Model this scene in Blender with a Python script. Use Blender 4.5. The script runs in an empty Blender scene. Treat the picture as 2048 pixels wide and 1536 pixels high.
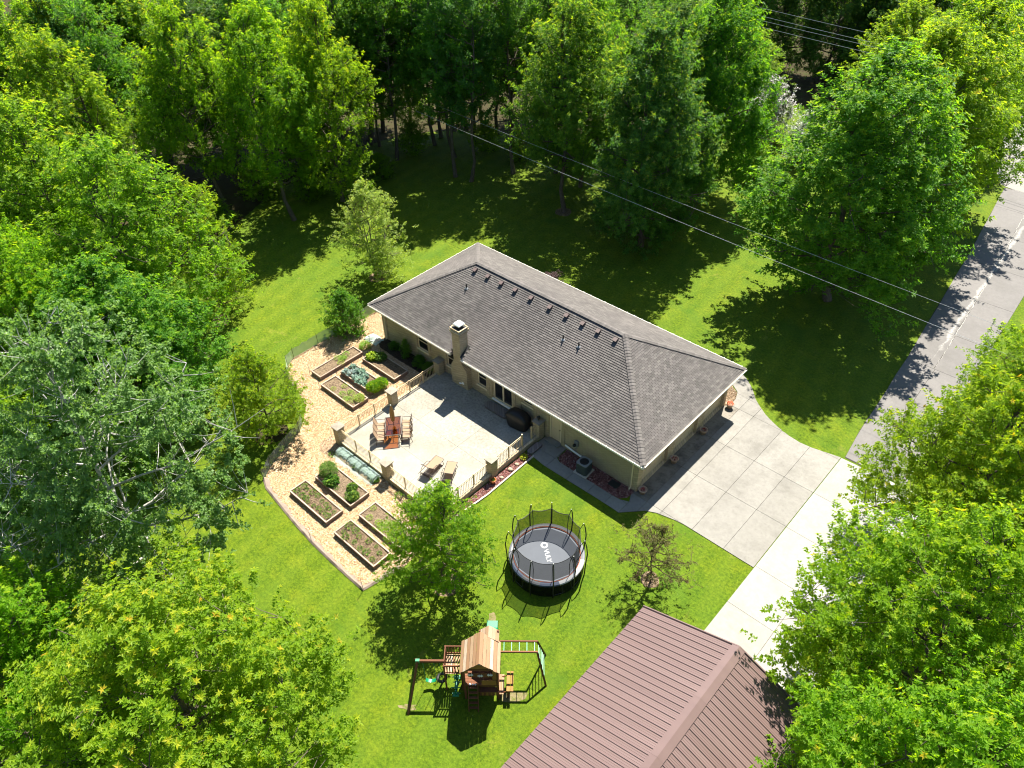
import bpy, math, random
import numpy as np
from mathutils import Vector, Matrix

random.seed(7)
SC = bpy.context.scene
COL = SC.collection

# ------------------------------------------------------------------ camera
cam_data = bpy.data.cameras.new('camera')
cam = bpy.data.objects.new('camera', cam_data)
COL.objects.link(cam)
SC.camera = cam
yaw, pitch, roll = -0.756577, 0.713849, -0.023221
fw = Vector((math.sin(yaw) * math.cos(pitch), math.cos(yaw) * math.cos(pitch), -math.sin(pitch)))
rt = Vector((math.cos(yaw), -math.sin(yaw), 0))
up = rt.cross(fw)
rt, up = rt * math.cos(roll) + up * math.sin(roll), up * math.cos(roll) - rt * math.sin(roll)
cam.matrix_world = Matrix(((rt.x, up.x, -fw.x, 36.8105), (rt.y, up.y, -fw.y, -24.6912), (rt.z, up.z, -fw.z, 32.7717), (0, 0, 0, 1)))
cam_data.sensor_fit = 'HORIZONTAL'
cam_data.sensor_width = 36.0
cam_data.lens = 1505.08 / 2048 * 36.0
cam_data.clip_end = 2000
CAM = Vector((36.81, -24.69, 32.77))

# ------------------------------------------------------------------ light
SUN_TO = Vector((-0.67, 1.78, 2.95)).normalized()
world = bpy.data.worlds.new('World')
SC.world = world
world.use_nodes = True
wn = world.node_tree
wn.nodes.clear()
sky = wn.nodes.new('ShaderNodeTexSky')
sky.sky_type = 'NISHITA'
sky.sun_disc = False
sky.sun_elevation = math.asin(SUN_TO.z)
sky.sun_rotation = math.atan2(SUN_TO.x, SUN_TO.y)
sky.air_density = 1.0
sky.dust_density = 0.4
sky.ozone_density = 3.0
bgn = wn.nodes.new('ShaderNodeBackground')
bgn.inputs['Strength'].default_value = 0.06
wo = wn.nodes.new('ShaderNodeOutputWorld')
wn.links.new(sky.outputs[0], bgn.inputs[0])
wn.links.new(bgn.outputs[0], wo.inputs[0])
sun_data = bpy.data.lights.new('sun', 'SUN')
sun_data.energy = 5.0
sun_data.angle = math.radians(0.53)
sun_data.color = (1.0, 0.945, 0.82)
sun = bpy.data.objects.new('sun', sun_data)
COL.objects.link(sun)
sun.rotation_euler = SUN_TO.to_track_quat('Z', 'Y').to_euler()
sun.location = (0, 0, 60)
SC.view_settings.view_transform = 'Standard'
SC.view_settings.look = 'None'
SC.view_settings.exposure = 1.68
SC.view_settings.gamma = 1.0
SC.view_settings.use_curve_mapping = False
SC.cycles.max_bounces = 7
SC.cycles.diffuse_bounces = 3
SC.cycles.transmission_bounces = 4
SC.cycles.transparent_max_bounces = 12
SC.cycles.glossy_bounces = 2
SC.cycles.pixel_filter_type = 'BLACKMAN_HARRIS'
SC.cycles.filter_width = 1.1
SC.cycles.caustics_reflective = False
SC.cycles.caustics_refractive = False


# ------------------------------------------------------------------ object helpers
class MB:
    """collects faces; build() links them as one mesh object"""

    def __init__(self):
        self.v = []
        self.f = []

    def poly(self, pts):
        b = len(self.v)
        self.v += [tuple(p) for p in pts]
        self.f.append(tuple(range(b, b + len(pts))))
        return self

    def box(self, x0, x1, y0, y1, z0, z1, mtx=None):
        c = [(x0, y0, z0), (x1, y0, z0), (x1, y1, z0), (x0, y1, z0), (x0, y0, z1), (x1, y0, z1), (x1, y1, z1), (x0, y1, z1)]
        if mtx is not None:
            c = [tuple(mtx @ Vector(p)) for p in c]
        b = len(self.v)
        self.v += c
        self.f += [(b, b + 3, b + 2, b + 1), (b + 4, b + 5, b + 6, b + 7), (b, b + 1, b + 5, b + 4), (b + 1, b + 2, b + 6, b + 5), (b + 2, b + 3, b + 7, b + 6), (b + 3, b, b + 4, b + 7)]
        return self

    def bbox(self, x0, x1, y0, y1, z0, z1, b=0.01, mtx=None):
        """box with a chamfered top edge"""
        o = [(x0, y0), (x1, y0), (x1, y1), (x0, y1)]
        i = [(x0 + b, y0 + b), (x1 - b, y0 + b), (x1 - b, y1 - b), (x0 + b, y1 - b)]
        k = [(p[0], p[1], z0) for p in o] + [(p[0], p[1], z1 - b) for p in o] + [(p[0], p[1], z1) for p in i]
        if mtx is not None:
            k = [tuple(mtx @ Vector(p)) for p in k]
        s = len(self.v)
        self.v += k
        self.f.append((s + 3, s + 2, s + 1, s))
        self.f.append((s + 8, s + 9, s + 10, s + 11))
        for r in (0, 4):
            for a in range(4):
                c = (a + 1) % 4
                self.f.append((s + r + a, s + r + c, s + r + 4 + c, s + r + 4 + a))
        return self

    def beam(self, p, q, w, h=None, upv=(0, 0, 1)):
        """square bar from p to q"""
        h = w if h is None else h
        p, q = Vector(p), Vector(q)
        d = (q - p).normalized()
        u = Vector(upv)
        if abs(d.dot(u)) > 0.98:
            u = Vector((0, 1, 0))
        s = d.cross(u).normalized()
        t = s.cross(d)
        b = len(self.v)
        for e in (p, q):
            for a, c in ((-1, -1), (1, -1), (1, 1), (-1, 1)):
                self.v.append(tuple(e + s * (a * w / 2) + t * (c * h / 2)))
        self.f += [(b + 3, b + 2, b + 1, b), (b + 4, b + 5, b + 6, b + 7)]
        for a in range(4):
            c = (a + 1) % 4
            self.f.append((b + a, b + c, b + 4 + c, b + 4 + a))
        return self

    def tube(self, pts, rad, n=8, cap=True):
        pts = [Vector(p) for p in pts]
        if not hasattr(rad, '__len__'):
            rad = [rad] * len(pts)
        b = len(self.v)
        m = len(pts)
        for i, p in enumerate(pts):
            d = (pts[min(i + 1, m - 1)] - pts[max(i - 1, 0)]).normalized()
            u = Vector((0, 0, 1)) if abs(d.z) < 0.9 else Vector((1, 0, 0))
            s = d.cross(u).normalized()
            t = d.cross(s)
            for k in range(n):
                a = 2 * math.pi * k / n
                self.v.append(tuple(p + (s * math.cos(a) + t * math.sin(a)) * rad[i]))
        for i in range(m - 1):
            for k in range(n):
                c = (k + 1) % n
                self.f.append((b + i * n + k, b + (i + 1) * n + k, b + (i + 1) * n + c, b + i * n + c))
        if cap:
            self.f.append(tuple(b + k for k in range(n)))
            self.f.append(tuple(b + (m - 1) * n + k for k in reversed(range(n))))
        return self

    def lathe(self, prof, n=24, c=(0, 0, 0), sx=1.0, sy=1.0):
        b = len(self.v)
        m = len(prof)
        for r, z in prof:
            for k in range(n):
                a = 2 * math.pi * k / n
                self.v.append((c[0] + r * sx * math.cos(a), c[1] + r * sy * math.sin(a), c[2] + z))
        for i in range(m - 1):
            for k in range(n):
                q = (k + 1) % n
                self.f.append((b + i * n + k, b + i * n + q, b + (i + 1) * n + q, b + (i + 1) * n + k))
        return self

    def prism(self, poly, z0, z1):
        n = len(poly)
        b = len(self.v)
        self.v += [(p[0], p[1], z0) for p in poly] + [(p[0], p[1], z1) for p in poly]
        self.f.append(tuple(b + k for k in reversed(range(n))))
        self.f.append(tuple(b + n + k for k in range(n)))
        for k in range(n):
            c = (k + 1) % n
            self.f.append((b + k, b + c, b + n + c, b + n + k))
        return self

    def mesh(self, name, m=None, smooth=False):
        me = bpy.data.meshes.new(name)
        me.from_pydata(self.v, [], self.f)
        if m is not None:
            me.materials.append(m)
        if smooth:
            me.polygons.foreach_set('use_smooth', [True] * len(me.polygons))
        me.update()
        return me

    def build(self, name, m, parent=None, smooth=False):
        return link(name, self.mesh(name, m, smooth), parent)


def link(name, data, parent=None, loc=None, rz=None):
    o = bpy.data.objects.new(name, data)
    COL.objects.link(o)
    if parent is not None:
        o.parent = parent
    if loc is not None:
        o.location = loc
    if rz is not None:
        o.rotation_euler = (0, 0, rz)
    return o


def tag(o, label=None, cat=None, group=None, kind=None):
    if label:
        o['label'] = label
    if cat:
        o['category'] = cat
    if group:
        o['group'] = group
    if kind:
        o['kind'] = kind
    return o


def thing(name, label, cat, loc=(0, 0, 0), rz=0.0, group=None):
    return tag(link(name, None, None, loc, rz), label, cat, group)


def struct(o):
    return tag(o, kind='structure')


def np_mesh(name, verts, quads, m, attrs=None, tris=False, flat=True):
    """big mesh straight from arrays; attrs: {name: per-face float}"""
    k = 3 if tris else 4
    me = bpy.data.meshes.new(name)
    nf = len(quads)
    me.vertices.add(len(verts))
    me.vertices.foreach_set('co', np.ascontiguousarray(verts, dtype=np.float32).ravel())
    me.loops.add(nf * k)
    me.loops.foreach_set('vertex_index', np.ascontiguousarray(quads, dtype=np.int32).ravel())
    me.polygons.add(nf)
    me.polygons.foreach_set('loop_start', np.arange(0, nf * k, k, dtype=np.int32))
    me.update(calc_edges=True)
    if flat:
        me.shade_flat()
    if m is not None:
        me.materials.append(m)
    for an, av in (attrs or {}).items():
        at = me.attributes.new(an, 'FLOAT', 'FACE')
        at.data.foreach_set('value', np.ascontiguousarray(av, dtype=np.float32))
    return me


# ------------------------------------------------------------------ material helpers
class NM:
    """a node material being written"""

    def __init__(self, name, rough=0.85, spec=0.3):
        self.m = bpy.data.materials.new(name)
        self.m.use_nodes = True
        self.t = self.m.node_tree
        self.b = self.t.nodes['Principled BSDF']
        self.out = self.t.nodes['Material Output']
        self.b.inputs['Roughness'].default_value = rough
        self.b.inputs['Specular IOR Level'].default_value = spec
        self._pos = None
        self._obj = None

    def n(self, kind, **kw):
        nd = self.t.nodes.new('ShaderNode' + kind)
        for k, v in kw.items():
            setattr(nd, k, v)
        return nd

    def l(self, a, b):
        self.t.links.new(a, b)

    def pos(self):
        if self._pos is None:
            self._pos = self.n('NewGeometry').outputs['Position']
        return self._pos

    def obj(self):
        if self._obj is None:
            self._obj = self.n('TexCoord').outputs['Object']
        return self._obj

    def put(self, sock, v):
        if isinstance(v, (int, float)):
            sock.default_value = v
        elif isinstance(v, (tuple, list)):
            sock.default_value = tuple(v) + ((1.0,) if len(v) == 3 and sock.type == 'RGBA' else ())
        else:
            self.l(v, sock)

    def noise(self, scale, detail=3.0, rough=0.55, vec=None, dist=0.0):
        nd = self.n('TexNoise')
        nd.inputs['Scale'].default_value = scale
        nd.inputs['Detail'].default_value = detail
        nd.inputs['Roughness'].default_value = rough
        nd.inputs['Distortion'].default_value = dist
        self.l(self.pos() if vec is None else vec, nd.inputs['Vector'])
        return nd.outputs['Fac']

    def voro(self, scale, vec=None, out='Color', feature='F1'):
        nd = self.n('TexVoronoi', feature=feature)
        nd.inputs['Scale'].default_value = scale
        self.l(self.pos() if vec is None else vec, nd.inputs['Vector'])
        return nd.outputs[out]

    def scale(self, vec, s):
        nd = self.n('Mapping')
        nd.inputs['Scale'].default_value = s
        self.l(vec, nd.inputs['Vector'])
        return nd.outputs[0]

    def ramp(self, fac, stops, inter='LINEAR'):
        nd = self.n('ValToRGB')
        cr = nd.color_ramp
        cr.interpolation = inter
        while len(cr.elements) < len(stops):
            cr.elements.new(0.5)
        for e, (p, c) in zip(cr.elements, stops):
            e.position = p
            e.color = tuple(c) + (1.0,) if len(c) == 3 else tuple(c)
        self.put(nd.inputs['Fac'], fac)
        return nd.outputs['Color']

    def mix(self, fac, a, b, mode='MIX'):
        nd = self.n('Mix', data_type='RGBA', blend_type=mode)
        self.put(nd.inputs[0], fac)
        self.put(nd.inputs[6], a)
        self.put(nd.inputs[7], b)
        return nd.outputs[2]

    def math(self, op, a, b=0.0, clamp=False):
        nd = self.n('Math', operation=op, use_clamp=clamp)
        self.put(nd.inputs[0], a)
        self.put(nd.inputs[1], b)
        return nd.outputs[0]

    def maprange(self, v, a, b, c=0.0, d=1.0):
        nd = self.n('MapRange')
        self.put(nd.inputs[0], v)
        for i, x in enumerate((a, b, c, d)):
            nd.inputs[1 + i].default_value = x
        return nd.outputs[0]

    def orand(self):
        return self.n('ObjectInfo').outputs['Random']

    def attr(self, name, kind='GEOMETRY'):
        nd = self.n('Attribute', attribute_name=name, attribute_type=kind)
        return nd.outputs['Fac']

    def color(self, c):
        self.put(self.b.inputs['Base Color'], c)
        return self

    def bump(self, h, strength=0.4, dist=0.02):
        nd = self.n('Bump')
        nd.inputs['Strength'].default_value = strength
        nd.inputs['Distance'].default_value = dist
        self.l(h, nd.inputs['Height'])
        self.l(nd.outputs[0], self.b.inputs['Normal'])
        return self


def plain(name, c, rough=0.7, spec=0.3, var=0.18, scale=9.0, metal=0.0, rnd=0.0):
    """one colour, broken up by noise and, if asked, by object"""
    k = NM(name, rough, spec)
    f = k.noise(scale, 4.0, 0.6, k.obj())
    col = k.mix(f, tuple(x * (1 - var) for x in c), tuple(min(1, x * (1 + var)) for x in c))
    if rnd:
        r = k.maprange(k.orand(), 0, 1, 1 - rnd, 1 + rnd)
        cc = k.n('CombineColor')
        for i in range(3):
            k.l(r, cc.inputs[i])
        col = k.mix(1.0, col, cc.outputs[0], 'MULTIPLY')
    k.color(col)
    k.b.inputs['Metallic'].default_value = metal
    k.bump(k.noise(scale * 4, 3.0, 0.6, k.obj()), 0.12, 0.01)
    return k.m

# ------------------------------------------------------------------ ground materials
def lawn_material():
    k = NM('lawn_grass', 0.9, 0.15)
    big = k.noise(0.11, 3.0, 0.6)
    med = k.noise(0.9, 4.0, 0.65)
    fin = k.noise(6.0, 6.0, 0.8)
    tuft = k.noise(26.0, 2.0, 0.7)
    c = k.ramp(med, [(0.28, (0.060, 0.108, 0.0045)), (0.5, (0.088, 0.138, 0.005)), (0.72, (0.130, 0.168, 0.008))])
    c = k.mix(k.maprange(big, 0.35, 0.65, 0, 0.55), c, (0.052, 0.120, 0.009))
    c = k.mix(k.maprange(fin, 0.33, 0.67, 0, 1), k.mix(1.0, c, (0.40, 0.50, 0.40), 'MULTIPLY'), k.mix(1.0, c, (1.62, 1.42, 1.3), 'MULTIPLY'))
    c = k.mix(k.maprange(tuft, 0.25, 0.75, 0.0, 1.0), k.mix(1.0, c, (0.50, 0.58, 0.5), 'MULTIPLY'), k.mix(1.0, c, (1.45, 1.35, 1.2), 'MULTIPLY'))
    # thin straw-coloured patches and clover flecks
    dry = k.maprange(k.noise(0.55, 5.0, 0.7, dist=0.8), 0.62, 0.74, 0, 0.5)
    c = k.mix(dry, c, (0.23, 0.21, 0.045))
    lus = k.maprange(k.noise(0.32, 4.0, 0.6, dist=0.5), 0.55, 0.68, 0, 0.55)
    c = k.mix(lus, c, (0.046, 0.108, 0.008))
    vd = k.voro(2.6, out='Distance')
    c = k.mix(k.maprange(vd, 0.045, 0.03, 0, 0.6), c, (0.42, 0.40, 0.22))
    sp = k.n('SeparateXYZ')
    k.l(k.pos(), sp.inputs[0])
    ph = k.math('ADD', k.math('MULTIPLY', sp.outputs[0], 3.9), k.math('ADD', k.math('MULTIPLY', sp.outputs[1], 0.7), k.math('MULTIPLY', k.noise(0.25, 2.0, 0.5), 5.0)))
    c = k.mix(k.maprange(k.math('SINE', ph), -0.5, 0.5, 0.0, 0.16), c, (0.125, 0.185, 0.016))
    k.color(c)
    k.bump(k.math('ADD', k.noise(34.0, 4.0, 0.7), k.noise(8.0, 3.0, 0.6)), 0.75, 0.05)
    return k.m


def litter_material():
    k = NM('leaf_litter', 0.95, 0.1)
    a = k.noise(1.2, 5.0, 0.7)
    c = k.ramp(a, [(0.3, (0.022, 0.022, 0.010)), (0.5, (0.042, 0.036, 0.016)), (0.65, (0.035, 0.062, 0.008))])
    c = k.mix(k.maprange(k.noise(14, 3, 0.7), 0.3, 0.7, 0, 0.7), c, (0.05, 0.035, 0.02))
    k.color(c).bump(k.noise(12.0, 4.0, 0.7), 0.7, 0.06)
    return k.m


def concrete(name, base, stain, amount, joints=0.0, dark_scale=0.55):
    k = NM(name, 0.85, 0.25)
    r = k.orand()
    c = k.mix(k.maprange(k.noise(3.0, 5.0, 0.7), 0.3, 0.7, 0, 1), tuple(x * 0.9 for x in base), tuple(min(1, x * 1.08) for x in base))
    st = k.maprange(k.noise(dark_scale, 7.0, 0.70), 0.47, 0.72, 0, amount)
    c = k.mix(st, c, stain)
    sp = k.maprange(k.noise(6.5, 5.0, 0.72), 0.52, 0.75, 0, amount * 0.75)
    c = k.mix(sp, c, stain)
    gr = k.maprange(k.noise(60.0, 2.0, 0.6), 0.3, 0.7, 0.88, 1.1)
    gg = k.math('MULTIPLY', gr, k.maprange(r, 0, 1, 0.93, 1.06))
    cc = k.n('CombineColor')
    for i in range(3):
        k.l(gg, cc.inputs[i])
    c = k.mix(1.0, c, cc.outputs[0], 'MULTIPLY')
    k.color(c).bump(k.noise(45.0, 3.0, 0.6), 0.15, 0.01)
    return k.m


def road_concrete(name, base, stain, amount, dark_scale=0.3):
    m = concrete(name, base, stain, amount, dark_scale=dark_scale)
    t = m.node_tree
    k = NM.__new__(NM)
    k.m, k.t, k.b, k._pos, k._obj = m, t, t.nodes['Principled BSDF'], None, None
    src = k.b.inputs['Base Color'].links[0].from_socket
    s = k.n('SeparateXYZ')
    k.l(k.pos(), s.inputs[0])
    # lime washed out of the middle joint, ragged and of changing width
    line = k.math('SUBTRACT', s.outputs[0], k.math('ADD', k.math('MULTIPLY', s.outputs[1], -0.033), 31.43))
    line = k.math('ADD', line, k.maprange(k.noise(0.9, 4.0, 0.6), 0, 1, -0.3, 0.3))
    d = k.math('ABSOLUTE', line)
    w = k.maprange(k.noise(0.28, 3.0, 0.6), 0.35, 0.75, 0.03, 0.42)
    f = k.math('SUBTRACT', 1.0, k.math('DIVIDE', d, w), True)
    f = k.math('MULTIPLY', f, k.maprange(k.noise(7.0, 4.0, 0.7), 0.3, 0.6))
    f = k.math('MULTIPLY', f, k.math('MULTIPLY', k.maprange(s.outputs[1], 23.0, 27.0), k.maprange(s.outputs[1], 50.0, 46.0)), True)
    k.color(k.mix(f, src, (0.34, 0.33, 0.315)))
    return m


def patio_concrete():
    k = NM('stained_patio_concrete', 0.85, 0.25)
    c = k.mix(k.maprange(k.noise(1.4, 5.0, 0.7), 0.3, 0.7), (0.262, 0.243, 0.203), (0.335, 0.315, 0.270))
    # lichen mottle, heaviest toward the house
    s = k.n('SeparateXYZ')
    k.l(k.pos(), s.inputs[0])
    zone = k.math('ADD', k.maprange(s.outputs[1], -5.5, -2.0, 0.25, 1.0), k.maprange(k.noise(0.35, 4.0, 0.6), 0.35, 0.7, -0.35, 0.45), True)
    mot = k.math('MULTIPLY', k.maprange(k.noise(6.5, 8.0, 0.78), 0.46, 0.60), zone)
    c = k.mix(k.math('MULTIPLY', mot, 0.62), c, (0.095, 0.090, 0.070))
    big = k.maprange(k.noise(0.33, 3.0, 0.5), 0.45, 0.68, 0.0, 0.5)
    c = k.mix(big, c, (0.165, 0.152, 0.122))
    fine = k.maprange(k.noise(45.0, 2.0, 0.6), 0.3, 0.7, 0.85, 1.12)
    cc = k.n('CombineColor')
    for i in range(3):
        k.l(fine, cc.inputs[i])
    k.color(k.mix(1.0, c, cc.outputs[0], 'MULTIPLY')).bump(k.noise(45.0, 3.0, 0.6), 0.15, 0.01)
    return k.m


def chips_material():
    k = NM('wood_chip', 0.8, 0.2)
    r = k.attr('rnd')
    c = k.ramp(r, [(0.0, (0.12, 0.06, 0.035)), (0.14, (0.29, 0.17, 0.09)), (0.45, (0.43, 0.295, 0.165)), (0.8, (0.50, 0.375, 0.235)), (1.0, (0.60, 0.50, 0.37))])
    k.color(c)
    return k.m


def mulch_material():
    k = NM('wood_mulch', 0.9, 0.15)
    v = k.voro(16.0, k.scale(k.pos(), (1, 1.7, 1)))
    s = k.n('SeparateColor')
    k.l(v, s.inputs[0])
    c = k.ramp(s.outputs[0], [(0.0, (0.17, 0.09, 0.045)), (0.35, (0.35, 0.225, 0.11)), (0.7, (0.43, 0.295, 0.16)), (1.0, (0.50, 0.39, 0.25))])
    c = k.mix(k.maprange(k.noise(0.8, 4, 0.6), 0.4, 0.75, 0, 0.4), c, (0.30, 0.15, 0.06))
    k.color(c).bump(k.voro(18.0, out='Distance'), 0.8, 0.04)
    return k.m


def stones_material(name, stops):
    k = NM(name, 0.85, 0.2)
    k.color(k.ramp(k.attr('rnd'), stops))
    return k.m


def bed_ground(name, a, b):
    k = NM(name, 0.95, 0.1)
    v = k.voro(22.0)
    s = k.n('SeparateColor')
    k.l(v, s.inputs[0])
    c = k.ramp(s.outputs[1], [(0.0, a), (1.0, b)])
    k.color(c).bump(k.voro(22.0, out='Distance'), 0.8, 0.04)
    return k.m


M = {}
M['lawn'] = lawn_material()
M['litter'] = litter_material()
M['drive'] = concrete('weathered_driveway_concrete', (0.212, 0.202, 0.185), (0.118, 0.110, 0.098), 0.65)
M['drive_dirty'] = concrete('tyre_stained_concrete', (0.205, 0.185, 0.158), (0.050, 0.047, 0.043), 0.95, dark_scale=0.9)
M['newconc'] = concrete('fresh_white_concrete', (0.265, 0.255, 0.235), (0.19, 0.183, 0.168), 0.6)
M['road'] = road_concrete('old_road_concrete', (0.150, 0.141, 0.138), (0.112, 0.106, 0.102), 0.75, dark_scale=0.3)
M['patio'] = patio_concrete()
M['walk'] = concrete('footpath_concrete', (0.23, 0.22, 0.195), (0.125, 0.117, 0.10), 0.5)
M['joint'] = plain('dark_joint_sand', (0.060, 0.054, 0.045), 0.95, 0.1)
M['gravel'] = concrete('pale_limestone_gravel', (0.215, 0.205, 0.19), (0.145, 0.138, 0.125), 0.7, dark_scale=0.35)
M['crack'] = plain('lime_filled_crack', (0.30, 0.29, 0.275), 0.9, 0.1)
M['mulch'] = mulch_material()
M['chip'] = chips_material()
M['soil'] = bed_ground('bed_soil', (0.055, 0.036, 0.022), (0.20, 0.145, 0.095))
M['straw'] = bed_ground('straw_mulched_soil', (0.075, 0.050, 0.033), (0.235, 0.175, 0.115))
M['darksoil'] = bed_ground('dark_soil', (0.022, 0.017, 0.012), (0.07, 0.05, 0.035))
M['redbed'] = bed_ground('lava_rock_base', (0.055, 0.022, 0.02), (0.20, 0.085, 0.075))
M['redstone'] = stones_material('lava_rock', [(0.0, (0.07, 0.025, 0.022)), (0.5, (0.23, 0.095, 0.085)), (0.85, (0.33, 0.17, 0.15)), (1.0, (0.46, 0.36, 0.33))])
M['tanstone'] = stones_material('tan_pebble', [(0.0, (0.20, 0.13, 0.08)), (0.5, (0.36, 0.26, 0.17)), (1.0, (0.55, 0.45, 0.34))])


def sheet(name, poly, z, m, kind='structure'):
    mb = MB()
    mb.poly([(p[0], p[1], z) for p in poly])
    return tag(mb.build(name, m), kind=kind)


def inside(poly, P):
    x, y = P[:, 0], P[:, 1]
    r = np.zeros(len(P), bool)
    n = len(poly)
    for i in range(n):
        x0, y0 = poly[i]
        x1, y1 = poly[(i + 1) % n]
        c = (y0 > y) != (y1 > y)
        with np.errstate(divide='ignore', invalid='ignore'):
            xi = (x1 - x0) * (y - y0) / (y1 - y0) + x0
        r ^= c & (x < xi)
    return r


def smooth_poly(pts, it=2):
    for _ in range(it):
        q = []
        n = len(pts)
        for i in range(n):
            a, b = pts[i], pts[(i + 1) % n]
            q.append((a[0] * .75 + b[0] * .25, a[1] * .75 + b[1] * .25))
            q.append((a[0] * .25 + b[0] * .75, a[1] * .25 + b[1] * .75))
        pts = q
    return pts


# ------------------------------------------------------------------ ground
sheet('lawn', [(-500, -400), (500, -400), (500, 600), (-500, 600)], 0.0, M['lawn'])
litter = smooth_poly([(-19.5, 33), (-14, 33.0), (-8, 34), (-3, 36), (2, 40), (-4, 48), (-12, 60), (-60, 110), (-180, 110), (-180, -60), (-20, -40), (-13, -22), (-16, -12), (-18, -6), (-21, -2), (-22, 2), (-25, 8), (-26, 13), (-27, 18), (-26, 26)])
sheet('forest_floor', litter, 0.004, M['litter'])
sheet('forest_floor', smooth_poly([(-14, 64), (2, 58), (12, 66), (15, 90), (0, 140), (-40, 130)]), 0.004, M['litter'])

# --- driveway: a dark joint base with slabs let in
GAP = 0.009
SLAB_TOP = 0.035


def clip_poly(poly, axis, val, keep_less):
    out = []
    n = len(poly)
    for i in range(n):
        a, b = poly[i], poly[(i + 1) % n]
        ia = (a[axis] <= val) == keep_less
        ib = (b[axis] <= val) == keep_less
        if ia:
            out.append(a)
        if ia != ib:
            t = (val - a[axis]) / (b[axis] - a[axis])
            out.append((a[0] + (b[0] - a[0]) * t, a[1] + (b[1] - a[1]) * t))
    return out


def slabs(parent, outline, xs, ys, m, top=SLAB_TOP, z0=0.006, name='slab', pick=None):
    for i in range(len(xs) - 1):
        for j in range(len(ys) - 1):
            p = outline
            for ax, v, less in ((0, xs[i] + GAP, False), (0, xs[i + 1] - GAP, True), (1, ys[j] + GAP, False), (1, ys[j + 1] - GAP, True)):
                if len(p) >= 3:
                    p = clip_poly(p, ax, v, less)
            if len(p) < 3:
                continue
            ar = 0.5 * abs(sum(p[a][0] * p[(a + 1) % len(p)][1] - p[(a + 1) % len(p)][0] * p[a][1] for a in range(len(p))))
            if ar < 0.02:
                continue
            cx = sum(a[0] for a in p) / len(p)
            cy = sum(a[1] for a in p) / len(p)
            mb = MB()
            mb.prism([(a[0] - cx, a[1] - cy) for a in p], z0, top)
            o = mb.build(name, pick(i, j) if pick else m, parent)
            o.location = (cx, cy, random.uniform(-0.0015, 0.0015))


drive_outline = [(22.20, 0.55), (22.62, -0.30), (22.62, -1.32), (23.05, -0.86), (23.64, -0.24), (24.2, 0.05), (24.69, 0.17), (25.3, 0.31), (25.9, 0.37), (29.95, 0.37), (29.95, 10.75), (29.06, 10.54), (28.3, 10.36), (27.57, 10.30), (26.8, 10.40), (26.0, 10.64), (25.3, 10.93), (24.82, 11.18), (24.2, 11.62), (23.66, 12.05), (23.2, 12.6), (22.81, 13.0), (22.2, 13.5), (21.2, 14.0), (20.5, 14.1), (20.5, 12.4), (21.9, 12.3), (22.45, 11.9), (22.7, 11.2), (22.72, 10.45), (22.50, 10.2), (22.20, 10.2)]
drive = struct(sheet('driveway', drive_outline, 0.008, M['joint']))
slabs(drive, drive_outline, [20.0, 23.35, 24.37, 26.28, 28.19, 29.96], [-1.4, 0.36, 3.9, 7.12, 10.5, 14.2], M['drive'], pick=lambda i, j: M['drive_dirty'] if i == 0 and j in (1, 2, 3) else M['drive'])

strip_outline = [(29.99, 10.72), (29.99, -7.4), (35.2, -7.4), (35.2, 10.9), (33.6, 10.85)]
strip = struct(sheet('driveway', strip_outline, 0.008, M['joint']))
slabs(strip, strip_outline, [29.98, 32.5, 35.3], [-7.5, -5.0, -2.28, 0.52, 3.88, 7.12, 10.95], M['newconc'])

road_l = [(30.12, 10.9), (29.81, 13.75), (29.41, 21.05), (28.66, 29.6), (28.06, 37.3), (26.94, 48.3), (26.42, 53.6)]
road_r = [(33.6, 10.95), (33.5, 14), (33.35, 21), (33.18, 29), (32.95, 37), (32.4, 48.3), (32.0, 53.8)]
road_outline = road_l + road_r[::-1]
road_outline = road_outline[::-1]
road = struct(sheet('road', road_outline, 0.008, M['joint']))
GAP = 0.02


def at_y(line, y):
    for a, b in zip(line, line[1:]):
        if a[1] <= y <= b[1]:
            t = (y - a[1]) / (b[1] - a[1])
            return a[0] + (b[0] - a[0]) * t
    return line[0][0] if y < line[0][1] else line[-1][0]


ry = [10.95, 14.9, 18.25, 22.6, 27.3, 32.9, 38.4, 44.0, 49.2, 53.5]
for y0, y1 in zip(ry, ry[1:]):
    l0, l1, r0, r1 = at_y(road_l, y0), at_y(road_l, y1), at_y(road_r, y0), at_y(road_r, y1)
    c0, c1 = l0 + (r0 - l0) * 0.44, l1 + (r1 - l1) * 0.46
    for (a0, a1, b0, b1) in ((l0, l1, c0, c1), (c0, c1, r0, r1)):
        g = 0.012
        jag = [random.uniform(-0.05, 0.05) for _ in range(4)]
        p = [(a0 + g, y0 + g), (b0 - g, y0 + g), (b1 - g, y1 - g), ((a0 + a1) / 2 + g + jag[0], (y0 + y1) / 2)]
        p = [(a0 + g, y0 + g), (b0 - g, y0 + g), (b1 - g, y1 - g), (a1 + g, y1 - g), (a0 + (a1 - a0) * .5 + g + jag[1], y0 + (y1 - y0) * .5)]
        cx, cy = sum(q[0] for q in p) / len(p), sum(q[1] for q in p) / len(p)
        mb = MB()
        mb.prism([(q[0] - cx, q[1] - cy) for q in p], 0.006, 0.03)
        o = mb.build('slab', M['road'], road)
        o.location = (cx, cy, 0)
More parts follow.
